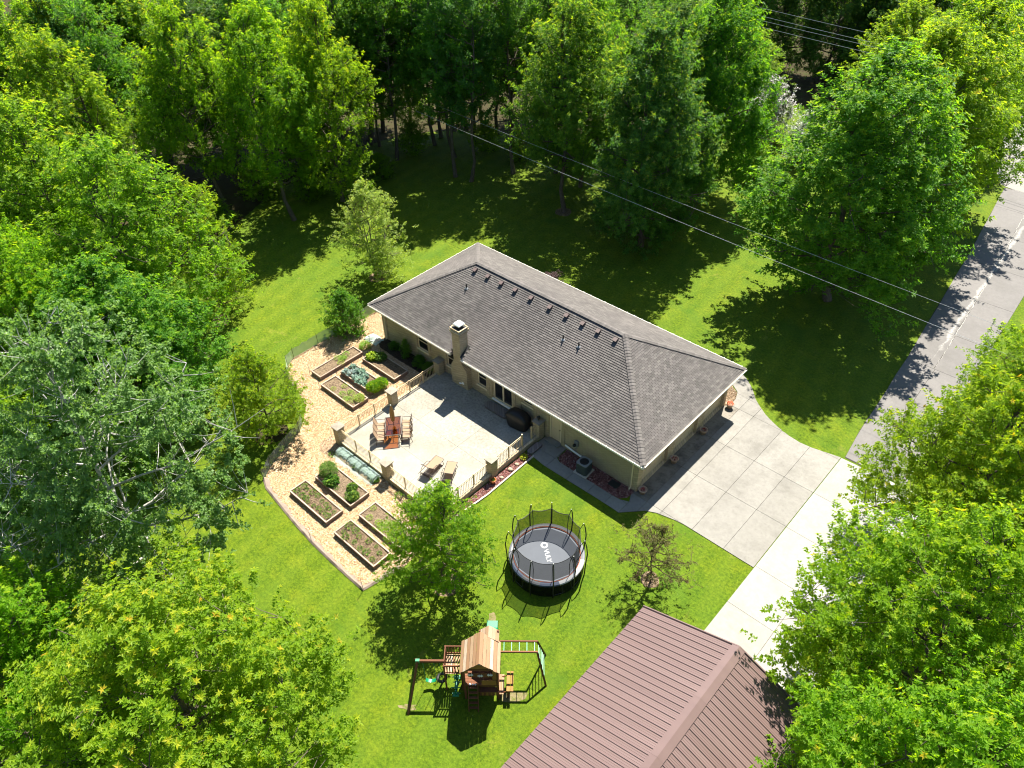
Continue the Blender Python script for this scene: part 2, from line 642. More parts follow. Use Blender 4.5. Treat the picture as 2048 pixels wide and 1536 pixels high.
# lime-filled crack down the middle of the road, ragged
mb = MB()
rr = random.Random(3)
yy = 23.0
prev = None
while yy < 50:
    x = at_y(road_l, yy) + (at_y(road_r, yy) - at_y(road_l, yy)) * 0.45 + rr.uniform(-0.05, 0.05)
    w = rr.uniform(0.006, 0.03) * (0.35 + 0.65 * min(1, max(0, (yy - 23) / 5)))
    if prev:
        mb.poly([(prev[0] - prev[2], prev[1], 0.034), (prev[0] + prev[2], prev[1], 0.034), (x + w, yy, 0.034), (x - w, yy, 0.034)])
    prev = (x, yy, w)
    yy += 0.22
mb.build('filled_crack', M['crack'], road)
sheet('gravel_drive', smooth_poly([(26.3, 53.3), (32.2, 53.6), (31, 60), (30, 72), (29, 95), (27, 112), (23, 112), (23.2, 95), (22.6, 75), (22.4, 66), (23.6, 60), (25.0, 56)], 1), 0.012, M['gravel'])
sheet('road', [(-60, 113), (80, 106), (80, 113), (-60, 120)], 0.012, M['road'])

# --- footpath along the garage side
path_outline = [(15.72, 0.56), (15.72, -0.55), (16.2, -1.25), (17.2, -1.36), (19, -1.34), (21, -1.30), (22.2, -1.30), (22.60, -1.32), (22.60, -0.32), (22.1, -0.52), (21.5, -0.56), (19, -0.56), (17.75, -0.56), (17.40, -0.38), (17.36, 0.56)]
path = struct(sheet('path', path_outline, 0.010, M['joint']))
GAP = 0.01
slabs(path, path_outline, [15.7, 17.36, 18.9, 20.4, 21.6, 22.65], [-1.5, -0.5, 0.6], M['walk'], top=0.04)

# --- wood-chip garden
garden = [(-2.45, 2.9), (-2.5, -1), (-2.5, -5.3), (-2.1, -6.0), (-0.93, -6.72), (0.8, -7.1), (2.2, -7.56), (3.3, -8.5), (3.94, -9.25), (4.5, -10.7), (5.09, -12.1), (5.68, -13.0), (7.11, -13.42), (9.73, -13.74), (11.57, -13.9), (15.96, -13.95), (16.43, -11.5), (16.2, -9.6), (15.9, -8.35), (6.4, -8.35), (6.4, 0.55), (0.55, 0.55), (0.55, 2.9)]
sheet('mulch', garden, 0.012, M['mulch'])
BEDS = [(-0.05, 0.97, -5.42, -1.82), (1.58, 5.0, -5.85, -4.62), (1.48, 4.70, -4.15, -2.98), (1.50, 4.88, -2.28, -1.06), (8.02, 11.34, -11.06, -9.74), (7.84, 11.26, -12.68, -11.55), (12.15, 15.50, -11.15, -9.92), (12.10, 15.45, -12.80, -11.63)]
bed_border = [(0.6, 0.55), (0.6, -0.15), (1.2, -0.45), (3, -0.55), (6.4, -0.45), (6.4, 0.55)]
sheet('planting_bed', bed_border, 0.03, M['darksoil'])
rng = np.random.default_rng(5)


def scatter_quads(name, poly, n, smin, smax, asp, z, m, holes=(), tilt=0.5, seed=1):
    """small flat pieces lying on a bed: one uncountable mass"""
    g = np.random.default_rng(seed)
    P0 = np.array(poly)
    lo, hi = P0.min(0), P0.max(0)
    P = g.uniform(lo, hi, (n * 3, 2))
    P = P[inside(poly, P)]
    for (x0, x1, y0, y1) in holes:
        P = P[~((P[:, 0] > x0) & (P[:, 0] < x1) & (P[:, 1] > y0) & (P[:, 1] < y1))]
    P = P[:n]
    n = len(P)
    a = g.uniform(0, 2 * np.pi, n)
    L = g.uniform(smin, smax, n) / 2
    W = L * g.uniform(asp * 0.6, asp * 1.4, n)
    d = np.stack([np.cos(a), np.sin(a), g.uniform(-tilt, tilt, n)], 1)
    s = np.stack([-np.sin(a), np.cos(a), g.uniform(-tilt, tilt, n)], 1)
    c = np.stack([P[:, 0], P[:, 1], z + np.abs(d[:, 2]) * L + np.abs(s[:, 2]) * W + g.uniform(0, 0.015, n)], 1)
    d, s = d * L[:, None], s * W[:, None]
    V = np.stack([c - d - s, c + d - s, c + d + s, c - d + s], 1).reshape(-1, 3)
    F = np.arange(4 * n).reshape(-1, 4)
    return np_mesh(name, V, F, m, {'rnd': g.uniform(0, 1, n)})


def rock_mesh(name, poly, n, smin, smax, z, m, seed=1, holes=()):
    """many little faceted stones in one mass"""
    g = np.random.default_rng(seed)
    P0 = np.array(poly)
    P = g.uniform(P0.min(0), P0.max(0), (n * 4, 2))
    P = P[inside(poly, P)]
    for (x0, x1, y0, y1) in holes:
        P = P[~((P[:, 0] > x0) & (P[:, 0] < x1) & (P[:, 1] > y0) & (P[:, 1] < y1))]
    P = P[:n]
    n = len(P)
    S = g.uniform(smin, smax, n)
    base = np.array([[1, 0, 0], [0, 1, 0], [-1, 0, 0], [0, -1, 0], [0, 0, .8], [0, 0, -.5]], float)
    V = base[None] * S[:, None, None] * g.uniform(0.6, 1.3, (n, 6, 3))
    a = g.uniform(0, 6.28, n)
    ca, sa = np.cos(a)[:, None], np.sin(a)[:, None]
    X = V[:, :, 0] * ca - V[:, :, 1] * sa
    Y = V[:, :, 0] * sa + V[:, :, 1] * ca
    V = np.stack([X + P[:, :1], Y + P[:, 1:2], V[:, :, 2] + z], 2).reshape(-1, 3)
    T = np.array([[0, 1, 4], [1, 2, 4], [2, 3, 4], [3, 0, 4], [1, 0, 5], [2, 1, 5], [3, 2, 5], [0, 3, 5]])
    F = (T[None] + 6 * np.arange(n)[:, None, None]).reshape(-1, 3)
    return np_mesh(name, V, F, m, {'rnd': np.repeat(g.uniform(0, 1, n), 8)}, tris=True)


chips = link('wood_chips', scatter_quads('wood_chips', garden, 52000, 0.035, 0.11, 0.35, 0.014, M['chip'], BEDS + [(0.6, 6.4, -0.5, 0.6)], 0.35, 11))
tag(chips, 'golden wood chips covering the vegetable garden ground', 'wood chips', kind='stuff')

lava_a = [(17.45, 0.55), (17.45, -0.30), (17.75, -0.53), (19, -0.54), (21.5, -0.54), (22.05, -0.48), (22.35, -0.1), (22.44, 0.55)]
lava_b = [(15.70, -1.35), (15.70, -8.0), (16.05, -8.0), (16.28, -5.2), (16.24, -1.25)]
pebble = [(22.50, 10.2), (22.70, 10.45), (22.70, 11.2), (22.45, 11.85), (21.9, 12.2), (20.5, 12.3), (20.5, 11.0), (22.44, 10.3)]
corner_bed = [(6.35, -8.4), (5.75, -8.15), (5.75, -9.0), (6.3, -9.5), (7.1, -9.35), (7.1, -8.4)]
for poly, mb_, ms_, n, lab, cat, gm in ((lava_a, 'redbed', 'redstone', 2600, 'dark red lava rock along the garage side wall by the air conditioner', 'lava rock', 1), (lava_b, 'redbed', 'redstone', 2200, 'pinkish red lava rock strip beside the patio wall and lawn', 'lava rock', 2), (pebble, 'straw', 'tanstone', 900, 'tan pebbles in the curved bed at the far garage corner', 'pebbles', 3), (corner_bed, 'redbed', 'tanstone', 900, 'brown pebbles around the foot of the patio corner pillar', 'pebbles', 4)):
    sheet('gravel_bed', poly, 0.018, M[mb_])
    o = link('lava_rock' if 'lava' in cat else 'pebbles', rock_mesh('stones', poly, n, 0.022, 0.05, 0.03, M[ms_], 20 + gm))
    tag(o, lab, cat, kind='stuff')
# concrete kerb between the lava rock strip and the lawn
M['kerb'] = plain('pale_kerb_concrete', (0.46, 0.40, 0.33), 0.85, 0.2)
mb = MB()
kp = [(16.08, -8.0), (16.32, -5.2), (16.28, -1.2)]
for a, b in zip(kp, kp[1:]):
    mb.beam((a[0], a[1], 0.04), (b[0], b[1], 0.04), 0.09, 0.09)
tag(mb.build('edging_kerb', M['kerb']), 'pale concrete kerb between the lava rock strip and the lawn', 'kerb')
# bare rings and worn earth
for nm, c, r in (('mulch_ring', (18.9, -10.9), 0.75), ('mulch_ring', (26.4, -3.75), 0.55), ('mulch_ring', (-6.1, 5.45), 0.9), ('mulch_ring', (2.85, -10.6), 1.1), ('mulch_ring', (-10.4, -6.2), 0.8), ('mulch_ring', (-1.6, 23.3), 0.9)):
    g = random.Random(c[0])
    sheet(nm, smooth_poly([(c[0] + r * g.uniform(.75, 1.15) * math.cos(a * .7854), c[1] + r * g.uniform(.75, 1.15) * math.sin(a * .7854)) for a in range(8)]), 0.008, M['straw'] if r < 1.05 else M['litter'])
kd = NM('worn_earth', 0.95, 0.1)
cd = kd.ramp(kd.noise(5.0, 6.0, 0.75), [(0.35, (0.075, 0.105, 0.012)), (0.5, (0.15, 0.13, 0.06)), (0.68, (0.235, 0.185, 0.115))])
kd.color(cd).bump(kd.noise(25.0, 3.0, 0.6), 0.4, 0.03)
M['dirt'] = kd.m
for c, rx, ry_, a in (((25.35, -12.95), 0.25, 0.62, -0.75), ((22.2, -16.45), 0.14, 0.42, -0.9), ((22.0, -10.72), 0.38, 0.22, -0.8)):
    g = random.Random(c[1])
    pts = []
    for kk in range(14):
        t = kk / 14 * 6.283
        r = g.uniform(.45, 1.3)
        x, y = rx * r * math.cos(t), ry_ * r * math.sin(t)
        pts.append((c[0] + x * math.cos(a) - y * math.sin(a), c[1] + x * math.sin(a) + y * math.cos(a)))
    sheet('bare_earth', smooth_poly(pts), 0.007, M['dirt'])

# ------------------------------------------------------------------ house
def brick_material(name, c1, c2, mortar, w=0.215, h=0.076):
    k = NM(name, 0.9, 0.2)
    sx = k.n('SeparateXYZ')
    k.l(k.pos(), sx.inputs[0])
    cb = k.n('CombineXYZ')
    k.l(k.math('ADD', sx.outputs[0], sx.outputs[1]), cb.inputs[0])
    k.l(sx.outputs[2], cb.inputs[1])
    bt = k.n('TexBrick')
    bt.inputs['Scale'].default_value = 1.0
    bt.inputs['Brick Width'].default_value = w
    bt.inputs['Row Height'].default_value = h
    bt.inputs['Mortar Size'].default_value = 0.013
    bt.inputs['Bias'].default_value = -0.1
    for s, c in (('Color1', c1), ('Color2', c2), ('Mortar', mortar)):
        bt.inputs[s].default_value = tuple(c) + (1,)
    k.l(cb.outputs[0], bt.inputs['Vector'])
    c = k.mix(k.maprange(k.noise(0.9, 4, 0.6), 0.4, 0.75, 0, 0.30), bt.outputs['Color'], tuple(x * 0.62 for x in c2))
    k.color(c)
    inv = k.math('SUBTRACT', 1.0, bt.outputs['Fac'])
    k.bump(inv, 0.9, 0.02)
    return k.m


def shingle_material():
    k = NM('asphalt_shingle', 0.9, 0.2)
    r = k.math('ADD', k.attr('rnd'), k.attr('tone', 'OBJECT'))
    c = k.ramp(r, [(0.0, (0.074, 0.068, 0.065)), (0.35, (0.089, 0.082, 0.078)), (0.7, (0.103, 0.095, 0.090)), (1.0, (0.124, 0.114, 0.107))])
    st = k.maprange(k.noise(0.30, 5.0, 0.65, k.scale(k.pos(), (1.4, 0.55, 1.0))), 0.45, 0.70, 0.0, 0.55)
    c = k.mix(st, c, (0.058, 0.053, 0.053))
    c = k.mix(k.maprange(k.noise(0.22, 3.0, 0.5), 0.5, 0.75, 0.0, 0.45), c, (0.120, 0.106, 0.103))
    gr = k.noise(70.0, 2.0, 0.7)
    c = k.mix(k.maprange(gr, 0.3, 0.7, 0.0, 0.5), c, k.mix(1.0, c, (1.5, 1.5, 1.5), 'MULTIPLY'))
    k.color(c).bump(gr, 0.25, 0.01)
    return k.m


M['brick'] = brick_material('cream_brick', (0.64, 0.52, 0.345), (0.47, 0.37, 0.235), (0.22, 0.18, 0.125))
M['brickdark'] = brick_material('grey_paver_brick', (0.23, 0.20, 0.185), (0.16, 0.135, 0.125), (0.10, 0.09, 0.08))
M['shingle'] = shingle_material()
M['hipcap'] = plain('hip_shingle', (0.118, 0.108, 0.103), 0.9, 0.2, 0.25, 6.0, rnd=0.16)
M['gutter'] = plain('white_painted_gutter', (0.80, 0.77, 0.70), 0.5, 0.4, 0.05)
M['trim'] = plain('cream_painted_trim', (0.68, 0.57, 0.39), 0.6, 0.35, 0.08)
M['soffit'] = plain('cream_soffit', (0.58, 0.52, 0.40), 0.7, 0.3, 0.06)
M['garage'] = plain('tan_painted_garage_door', (0.60, 0.47, 0.31), 0.6, 0.35, 0.08)
M['deck'] = plain('roof_underlay', (0.05, 0.045, 0.045), 0.95, 0.1)
M['vent'] = plain('brown_vent_metal', (0.10, 0.07, 0.065), 0.5, 0.4, 0.15)
M['black'] = plain('matt_black_metal', (0.018, 0.018, 0.019), 0.5, 0.4, 0.2)
M['steel'] = plain('pale_galvanised_steel', (0.62, 0.66, 0.66), 0.35, 0.5, 0.08, metal=0.4)
M['pvc'] = plain('grey_plastic', (0.20, 0.21, 0.22), 0.5, 0.4, 0.1)
M['white'] = plain('white_paint', (0.80, 0.79, 0.76), 0.55, 0.4, 0.04)
M['stonecap'] = plain('grey_limestone_cap', (0.245, 0.215, 0.175), 0.85, 0.2, 0.25, 7.0, rnd=0.1)


def glass_material():
    k = NM('dark_window_glass', 0.06, 0.5)
    k.color(k.mix(k.noise(1.3, 2.0, 0.5), (0.006, 0.007, 0.010), (0.018, 0.019, 0.022)))
    return k.m


M['glass'] = glass_material()

HL, HW, HE, HR = 23.014, 10.842, 2.95, 5.957
KS = (HR - HE) / (HW / 2)
TH = math.atan(KS)
OV = 0.57
house = thing('house', 'cream brick single storey house with grey shingled hip roof and chimney', 'house', (HL / 2, HW / 2, 0))
HC = Vector((HL / 2, HW / 2, 0))


def hb(mb, name, m, parent=None, smooth=False):
    """world-coordinate part of the house"""
    o = mb.build(name, m, parent or house, smooth)
    if parent is None:
        o.location = -HC
    return o


def wall_open(mb, axis, fixed, a0, a1, z0, z1, holes, depth, sgn):
    """flat wall with real openings and their reveals; axis 0: wall runs along x at y=fixed"""
    us = sorted(set([a0, a1] + [h[0] for h in holes] + [h[1] for h in holes]))
    zs = sorted(set([z0, z1] + [h[2] for h in holes] + [h[3] for h in holes]))

    def P(u, z, d=0.0):
        return (u, fixed + sgn * d, z) if axis == 0 else (fixed + sgn * d, u, z)
    for i in range(len(us) - 1):
        for j in range(len(zs) - 1):
            um, zm = (us[i] + us[i + 1]) / 2, (zs[j] + zs[j + 1]) / 2
            if any(h[0] < um < h[1] and h[2] < zm < h[3] for h in holes):
                continue
            mb.poly([P(us[i], zs[j]), P(us[i + 1], zs[j]), P(us[i + 1], zs[j + 1]), P(us[i], zs[j + 1])])
    for h in holes:
        c = [(h[0], h[2]), (h[1], h[2]), (h[1], h[3]), (h[0], h[3])]
        for k in range(4):
            a, b = c[k], c[(k + 1) % 4]
            mb.poly([P(*a), P(*b), P(*b, depth), P(*a, depth)])


X0, X1, Y0, Y1 = OV, HL - OV, OV, HW - OV
WT = 2.66
# openings of the patio side: (x0, x1, z0, z1)
wins = [(4.22, 5.24, 1.02, 2.34), (7.12, 7.98, 1.05, 2.34), (9.95, 10.72, 1.00, 2.34), (13.84, 14.64, 1.72, 2.34)]
slider = (11.36, 12.96, 0.62, 2.36)
sidedoor = (16.02, 16.92, 0.16, 2.22)
mb = MB()
wall_open(mb, 0, Y0, X0, X1, 0, WT, wins + [slider, sidedoor], 0.14, 1)
wf = hb(mb, 'wall', M['brick'])
wf['label'] = 'patio side wall of cream brick in shade'
gdoors = [(1.06, 3.66, 0.05, 2.30), (4.34, 6.86, 0.05, 2.30), (7.56, 9.98, 0.05, 2.30)]
mb = MB()
wall_open(mb, 1, X1, Y0, Y1, 0, WT, gdoors, 0.28, -1)
hb(mb, 'wall', M['brick'])['label'] = 'garage end wall of cream brick with three door openings'
mb = MB()
wall_open(mb, 1, X0, Y0, Y1, 0, WT, [], 0.1, 1)
hb(mb, 'wall', M['brick'])
mb = MB()
wall_open(mb, 0, Y1, X0, X1, 0, WT, [(3, 4.4, 1.0, 2.3), (7, 8.6, 1.0, 2.3), (12, 13.1, 0.2, 2.3), (16.5, 18, 1, 2.3)], 0.1, -1)
hb(mb, 'wall', M['brick'])
for q in [(3, 4.4, 1.0, 2.3), (7, 8.6, 1.0, 2.3), (12, 13.1, 0.2, 2.3), (16.5, 18, 1, 2.3)]:
    w = hb(MB().box(q[0], q[1], Y1 - .12, Y1 - .08, q[2], q[3]), 'window', M['white'])
    MB().box(q[0] + .07, q[1] - .07, Y1 - .085, Y1 - .07, q[2] + .07, q[3] - .07).build('pane', M['glass'], w)

# corner quoins, rusticated blocks standing proud
for (cx, cy, sx, sy) in ((X1, Y0, 1, -1), (X0, Y0, -1, -1)):
    for k in range(7):
        z = 0.02 + k * 0.376
        a = 0.44
        mb = MB()
        mb.box(min(cx + sx * .035, cx - sx * a), max(cx + sx * .035, cx - sx * a), min(cy + sy * .035, cy - sy * a), max(cy + sy * .035, cy - sy * a), z, z + 0.35)
        o = mb.build('quoin', M['brick'], wf)
# brick pilasters beside the openings
for x in (3.95, 5.28, 6.85, 10.76, 11.02, 13.02, 13.5, 14.7, 15.72, 16.95):
    MB().box(x, x + 0.24, Y0 - 0.03, Y0 + 0.02, 0.05, WT - 0.01).build('pilaster', M['brick'], wf)
for n, q in enumerate(wins):
    w = MB()
    f = 0.065
    d0, d1 = Y0 + 0.05, Y0 + 0.12
    w.box(q[0], q[0] + f, d0, d1, q[2], q[3]).box(q[1] - f, q[1], d0, d1, q[2], q[3]).box(q[0] + f, q[1] - f, d0, d1, q[2], q[2] + f).box(q[0] + f, q[1] - f, d0, d1, q[3] - f, q[3])
    if n < 3:
        zm = (q[2] + q[3]) / 2
        w.box(q[0] + f, q[1] - f, d0 + .01, d1, zm - .025, zm + .025)
    wo_ = hb(w, 'window', M['trim'])
    MB().box(q[0] + f - .01, q[1] - f + .01, d0 + .03, d0 + .045, q[2] + f - .01, q[3] - f + .01).build('pane', M['glass'], wo_)
    MB().bbox(q[0] - .08, q[1] + .08, Y0 - .07, Y0 + .12, q[2] - .10, q[2] - .002, .01).build('sill', M['trim'], wo_)
# sliding door: two panes in a cream frame
q = slider
w = MB()
f = 0.075
d0, d1 = Y0 + 0.03, Y0 + 0.12
w.box(q[0], q[0] + f, d0, d1, q[2], q[3]).box(q[1] - f, q[1], d0, d1, q[2], q[3]).box(q[0] + f, q[1] - f, d0, d1, q[2], q[2] + f).box(q[0] + f, q[1] - f, d0, d1, q[3] - f, q[3])
xm = (q[0] + q[1]) / 2
w.box(xm - .05, xm + .05, d0 - .01, d1, q[2] + f, q[3] - f)
sd = hb(w, 'sliding_door', M['trim'])
MB().box(q[0] + f - .01, xm - .04, d0 + .04, d0 + .055, q[2] + f - .01, q[3] - f).build('pane', M['glass'], sd)
MB().box(xm + .04, q[1] - f + .01, d0 + .05, d0 + .065, q[2] + f - .01, q[3] - f).build('pane', M['glass'], sd)
MB().bbox(q[0] - .1, q[1] + .1, Y0 - .12, Y0 + .1, q[2] - .09, q[2] - .003, .012).build('threshold', M['white'], sd)
# side door
q = sidedoor
w = MB()
w.box(q[0], q[0] + .08, Y0 + .02, Y0 + .12, q[2], q[3]).box(q[1] - .08, q[1], Y0 + .02, Y0 + .12, q[2], q[3]).box(q[0] + .08, q[1] - .08, Y0 + .02, Y0 + .12, q[3] - .08, q[3])
fr = hb(w, 'door', M['trim'])
mb = MB().box(q[0] + .08, q[1] - .08, Y0 + .06, Y0 + .10, q[2], q[3] - .08)
for zz in (q[2] + .15, q[2] + 1.05):
    mb.bbox(q[0] + .18, q[1] - .18, Y0 + .045, Y0 + .061, zz, zz + .75, .008)
mb.build('door_leaf', M['garage'], fr)
MB().tube([(q[1] - .14, Y0 + .06, 1.15), (q[1] - .14, Y0 + .0, 1.15)], .028, 8).build('handle', M['black'], fr)
MB().bbox(q[0] - .05, q[1] + .05, Y0 - .35, Y0 + .1, 0.03, q[2] - .003, .015).build('step', M['walk'], fr)
# garage doors: four panelled sections each
for (a, b, z0, z1) in gdoors:
    g = hb(MB().box(X1 - .30, X1 - .20, a - .005, a + .06, z0, z1).box(X1 - .30, X1 - .20, b - .06, b + .005, z0, z1).box(X1 - .30, X1 - .20, a + .06, b - .06, z1 - .06, z1), 'garage_door', M['trim'])
    hh = (z1 - .06 - z0) / 4
    for s in range(4):
        mb = MB().box(X1 - .27, X1 - .235, a + .06, b - .06, z0 + s * hh + .006, z0 + (s + 1) * hh - .006)
        n = 5
        pw = (b - a - .12) / n
        for t in range(n):
            y = a + .06 + t * pw
            mb.box(X1 - .236, X1 - .222, y + .06, y + pw - .06, z0 + s * hh + .09, z0 + (s + 1) * hh - .09)
        mb.build('door_panel', M['garage'], g)
# concrete threshold band in front of the doors is part of the slab; soffit and fascia
mb = MB()
NX0, NX1, NY = 8.10, 9.16, 0.92       # notch in the eave round the chimney
for (xa, xb, ya, yb) in ((0.06, NX0, 0.06, Y0), (NX1, HL - .06, 0.06, Y0), (0.06, HL - .06, Y1, HW - .06), (0.06, X0, Y0, Y1), (X1, HL - .06, Y0, Y1)):
    mb.box(xa, xb, ya, yb, WT + .005, WT + .03)
hb(mb, 'soffit', M['soffit'])
mb = MB()
for (xa, xb) in ((0.0, NX0), (NX1, HL)):
    mb.box(xa, xb, 0.02, 0.06, WT, HE - .03)
mb.box(0, HL, HW - .06, HW - .02, WT, HE - .03)
mb.box(0.02, 0.06, 0.06, HW - .06, WT, HE - .03)
mb.box(HL - .06, HL - .02, 0.06, HW - .06, WT, HE - .03)
hb(mb, 'fascia', M['gutter'])


def gutter(pts):
    """open trough along an eave"""
    (xa, ya), (xb, yb) = pts
    d = Vector((xb - xa, yb - ya, 0)).normalized()
    o = Vector((d.y, -d.x, 0))
    m_ = MB()
    prof = [(0.0, -0.02), (0.0, -0.13), (0.075, -0.13), (0.115, -0.07), (0.115, 0.0), (0.095, 0.0), (0.095, -0.06), (0.065, -0.115), (0.012, -0.115), (0.012, -0.02)]
    A, B = Vector((xa, ya, HE)), Vector((xb, yb, HE))
    n = len(prof)
    for i in range(n):
        p, r = prof[i], prof[(i + 1) % n]
        m_.poly([A + o * p[0] + Vector((0, 0, p[1])), B + o * p[0] + Vector((0, 0, p[1])), B + o * r[0] + Vector((0, 0, r[1])), A + o * r[0] + Vector((0, 0, r[1]))])
    g = hb(m_, 'gutter', M['gutter'])
    L = (B - A).length
    for k in range(int(L / 0.62)):
        p = A + d * (0.3 + k * 0.62) + o * 0.10
        MB().box(p.x - .022, p.x + .022, p.y - .03, p.y + .03, HE - .005, HE + .022).build('gutter_clip', M['white'], g)


gutter(((0, 0), (NX0 + .02, 0)))
gutter(((NX1, 0), (HL, 0)))
gutter(((HL, 0), (HL, HW)))
gutter(((HL, HW), (0, HW)))
gutter(((0, HW), (0, 0)))
for x in (22.10, 0.86):
    mb = MB().tube([(x, 0.0, HE - .1), (x, .12, 2.62), (x, Y0 - .06, 2.45), (x, Y0 - .06, .22), (x, Y0 - .22, .12)], .045, 6)
    hb(mb, 'downspout', M['trim'])

# --- roof deck
mb = MB()
H2 = HW / 2


def zr(d):
    return HE + d * KS


mb.poly([(0, 0, HE), (NX0, 0, HE), (NX0, NY, zr(NY)), (NX1, NY, zr(NY)), (NX1, 0, HE), (HL, 0, HE), (HL - H2, H2, HR), (H2, H2, HR)])
mb.poly([(HL, 0, HE), (HL, HW, HE), (HL - H2, H2, HR)])
mb.poly([(HL, HW, HE), (0, HW, HE), (H2, H2, HR), (HL - H2, H2, HR)])
mb.poly([(0, HW, HE), (0, 0, HE), (H2, H2, HR)])
roof = hb(mb, 'roof', M['deck'])
roof['label'] = 'weathered grey three tab shingle hip roof'
# shingles: exposed tabs in courses, each with its own butt edge
EX, TW = 0.143, 0.305
FACES = [(Vector((0, 0, HE)), Vector((1, 0, 0)), Vector((0, 1, 0)), HL), (Vector((HL, 0, HE)), Vector((0, 1, 0)), Vector((-1, 0, 0)), HW), (Vector((HL, HW, HE)), Vector((-1, 0, 0)), Vector((0, -1, 0)), HL), (Vector((0, HW, HE)), Vector((0, -1, 0)), Vector((1, 0, 0)), HW)]
tabs = []
rs = random.Random(21)
for fi, (O, U, D, L) in enumerate(FACES):
    V = (D * math.cos(TH) + Vector((0, 0, 1)) * math.sin(TH))
    N = U.cross(V).normalized()
    ncour = int(H2 / math.cos(TH) / EX)
    for j in range(ncour):
        s0 = j * EX
        ins = (s0 + EX) * math.cos(TH)
        a0, a1 = ins - .02, L - ins + .02
        if a1 - a0 < .1:
            continue
        off = (j % 2) * TW / 2 + rs.uniform(-.02, .02)
        i0 = int(math.floor((a0 - off) / TW))
        x = off + i0 * TW
        while x < a1:
            l, r = max(x + .005, a0), min(x + TW - .005, a1)
            if r - l > .03:
                if not (fi == 0 and NX0 - .02 < (l + r) / 2 < NX1 + .02 and ins < NY + .05):
                    tabs.append((fi, l, r, s0, O, U, V, N, rs.random(), abs((r - l) - (TW - .01)) < 1e-4))
            x += TW


def tab_local(w):
    b, t = 0.042, 0.006
    h = w / 2
    v = [(-h, -.012, b), (h, -.012, b), (h, EX, t), (-h, EX, t), (-h, -.012, 0.0), (h, -.012, 0.0), (h, EX, 0), (-h, EX, 0)]
    return v, [(0, 1, 2, 3), (4, 5, 1, 0), (5, 6, 2, 1), (7, 4, 0, 3)]


full = [t for t in tabs if t[9] and t[0] in (0, 1)]
full.sort(key=lambda t: ((t[4] + t[5] * ((t[1] + t[2]) / 2) + t[6] * t[3]) - CAM).length)
single = set(id(t) for t in full[:300])
tv, tf = tab_local(TW - .01)
tab_me = bpy.data.meshes.new('shingle')
tab_me.from_pydata(tv, [], tf)
tab_me.materials.append(M['shingle'])
VV, FF, RR = [], [], []
for t in tabs:
    fi, l, r, s0, O, U, V, N, rv, fl = t
    c = O + U * ((l + r) / 2) + V * s0 + N * 0.004
    if id(t) in single:
        o = link('shingle', tab_me, roof)
        o.matrix_local = Matrix(((U.x, V.x, N.x, c.x), (U.y, V.y, N.y, c.y), (U.z, V.z, N.z, c.z), (0, 0, 0, 1)))
        o['tone'] = rv
    else:
        v, f = tab_local(r - l)
        b = len(VV)
        VV += [tuple(c + U * p[0] + V * p[1] + N * p[2]) for p in v]
        FF += [tuple(b + i for i in q) for q in f]
        RR += [rv] * 4
tag(link('shingles', np_mesh('shingles', np.array(VV), np.array(FF), M['shingle'], {'rnd': RR}), roof), kind='stuff')

# ridge and hip caps
capm = MB()
hw_ = 0.165
capm.v = [(-hw_, -.01, 0.012), (0, -.01, .075), (hw_, -.01, 0.012), (-hw_, .27, -.016), (0, .27, .045), (hw_, .27, -.016), (-hw_, -.01, -.03), (hw_, -.01, -.03)]
capm.f = [(0, 1, 4, 3), (1, 2, 5, 4), (6, 7, 2, 1, 0)]
cap_me = capm.mesh('hip_cap', M['hipcap'])


def caps(A, B):
    A, B = Vector(A), Vector(B)
    d = (B - A)
    n = int(d.length / .21)
    y = d.normalized()
    x = y.cross(Vector((0, 0, 1))).normalized()
    z = x.cross(y)
    for i in range(n):
        p = A + y * (i * .21 + .05) + z * 0.02
        o = link('hip_cap', cap_me, roof)
        o.matrix_local = Matrix(((x.x, y.x, z.x, p.x), (x.y, y.y, z.y, p.y), (x.z, y.z, z.z, p.z), (0, 0, 0, 1)))


caps((0, 0, HE), (H2, H2, HR))
caps((HL, 0, HE), (HL - H2, H2, HR))
caps((HL, HW, HE), (HL - H2, H2, HR))
caps((0, HW, HE), (H2, H2, HR))
caps((H2, H2, HR), (HL - H2, H2, HR))

# box vents under the ridge
mb = MB()
mb.v = [(-.15, -.15, .04), (.15, -.15, .04), (.15, .15, .02), (-.15, .15, .02), (-.16, -.19, .24), (.16, -.19, .24), (.15, .13, .19), (-.15, .13, .19), (-.19, -.17, .0), (.19, -.17, .0), (.19, .19, .0), (-.19, .19, .0), (-.19, -.17, .018), (.19, -.17, .018), (.19, .19, .018), (-.19, .19, .018)]
mb.f = [(0, 1, 5, 4), (1, 2, 6, 5), (2, 3, 7, 6), (3, 0, 4, 7), (4, 5, 6, 7), (8, 9, 13, 12), (9, 10, 14, 13), (10, 11, 15, 14), (11, 8, 12, 15), (12, 13, 14, 15)]
vent_me = mb.mesh('roof_vent', M['vent'])
for x in (5.76, 6.94, 8.15, 9.37, 10.72, 12.27, 13.6, 14.86, 16.03, 17.3):
    o = link('roof_vent', vent_me, roof)
    o.matrix_local = Matrix.Translation((x, 4.95, zr(4.95) + .01)) @ Matrix.Rotation(TH, 4, 'X') @ Matrix.Scale(.85, 4)
for x, y in ((6.08, 3.70), (14.38, 3.65), (15.54, 3.70)):
    p = MB().tube([(x, y, zr(y) - .05), (x, y, zr(y) + .42)], .045, 8).build('vent_pipe', M['black'], roof)
    MB().lathe([(.15, 0.0), (.13, .03), (.06, .10), (.055, .12)], 12, (x, y, zr(y) + .03)).build('flashing', M['pvc'], p)

# --- chimney with sloped shoulders
mb = MB()
CY0, CYB = 0.17, 0.60


def ring(x0, x1, y0, y1, z):
    return [(x0, y0, z), (x1, y0, z), (x1, y1, z), (x0, y1, z)]


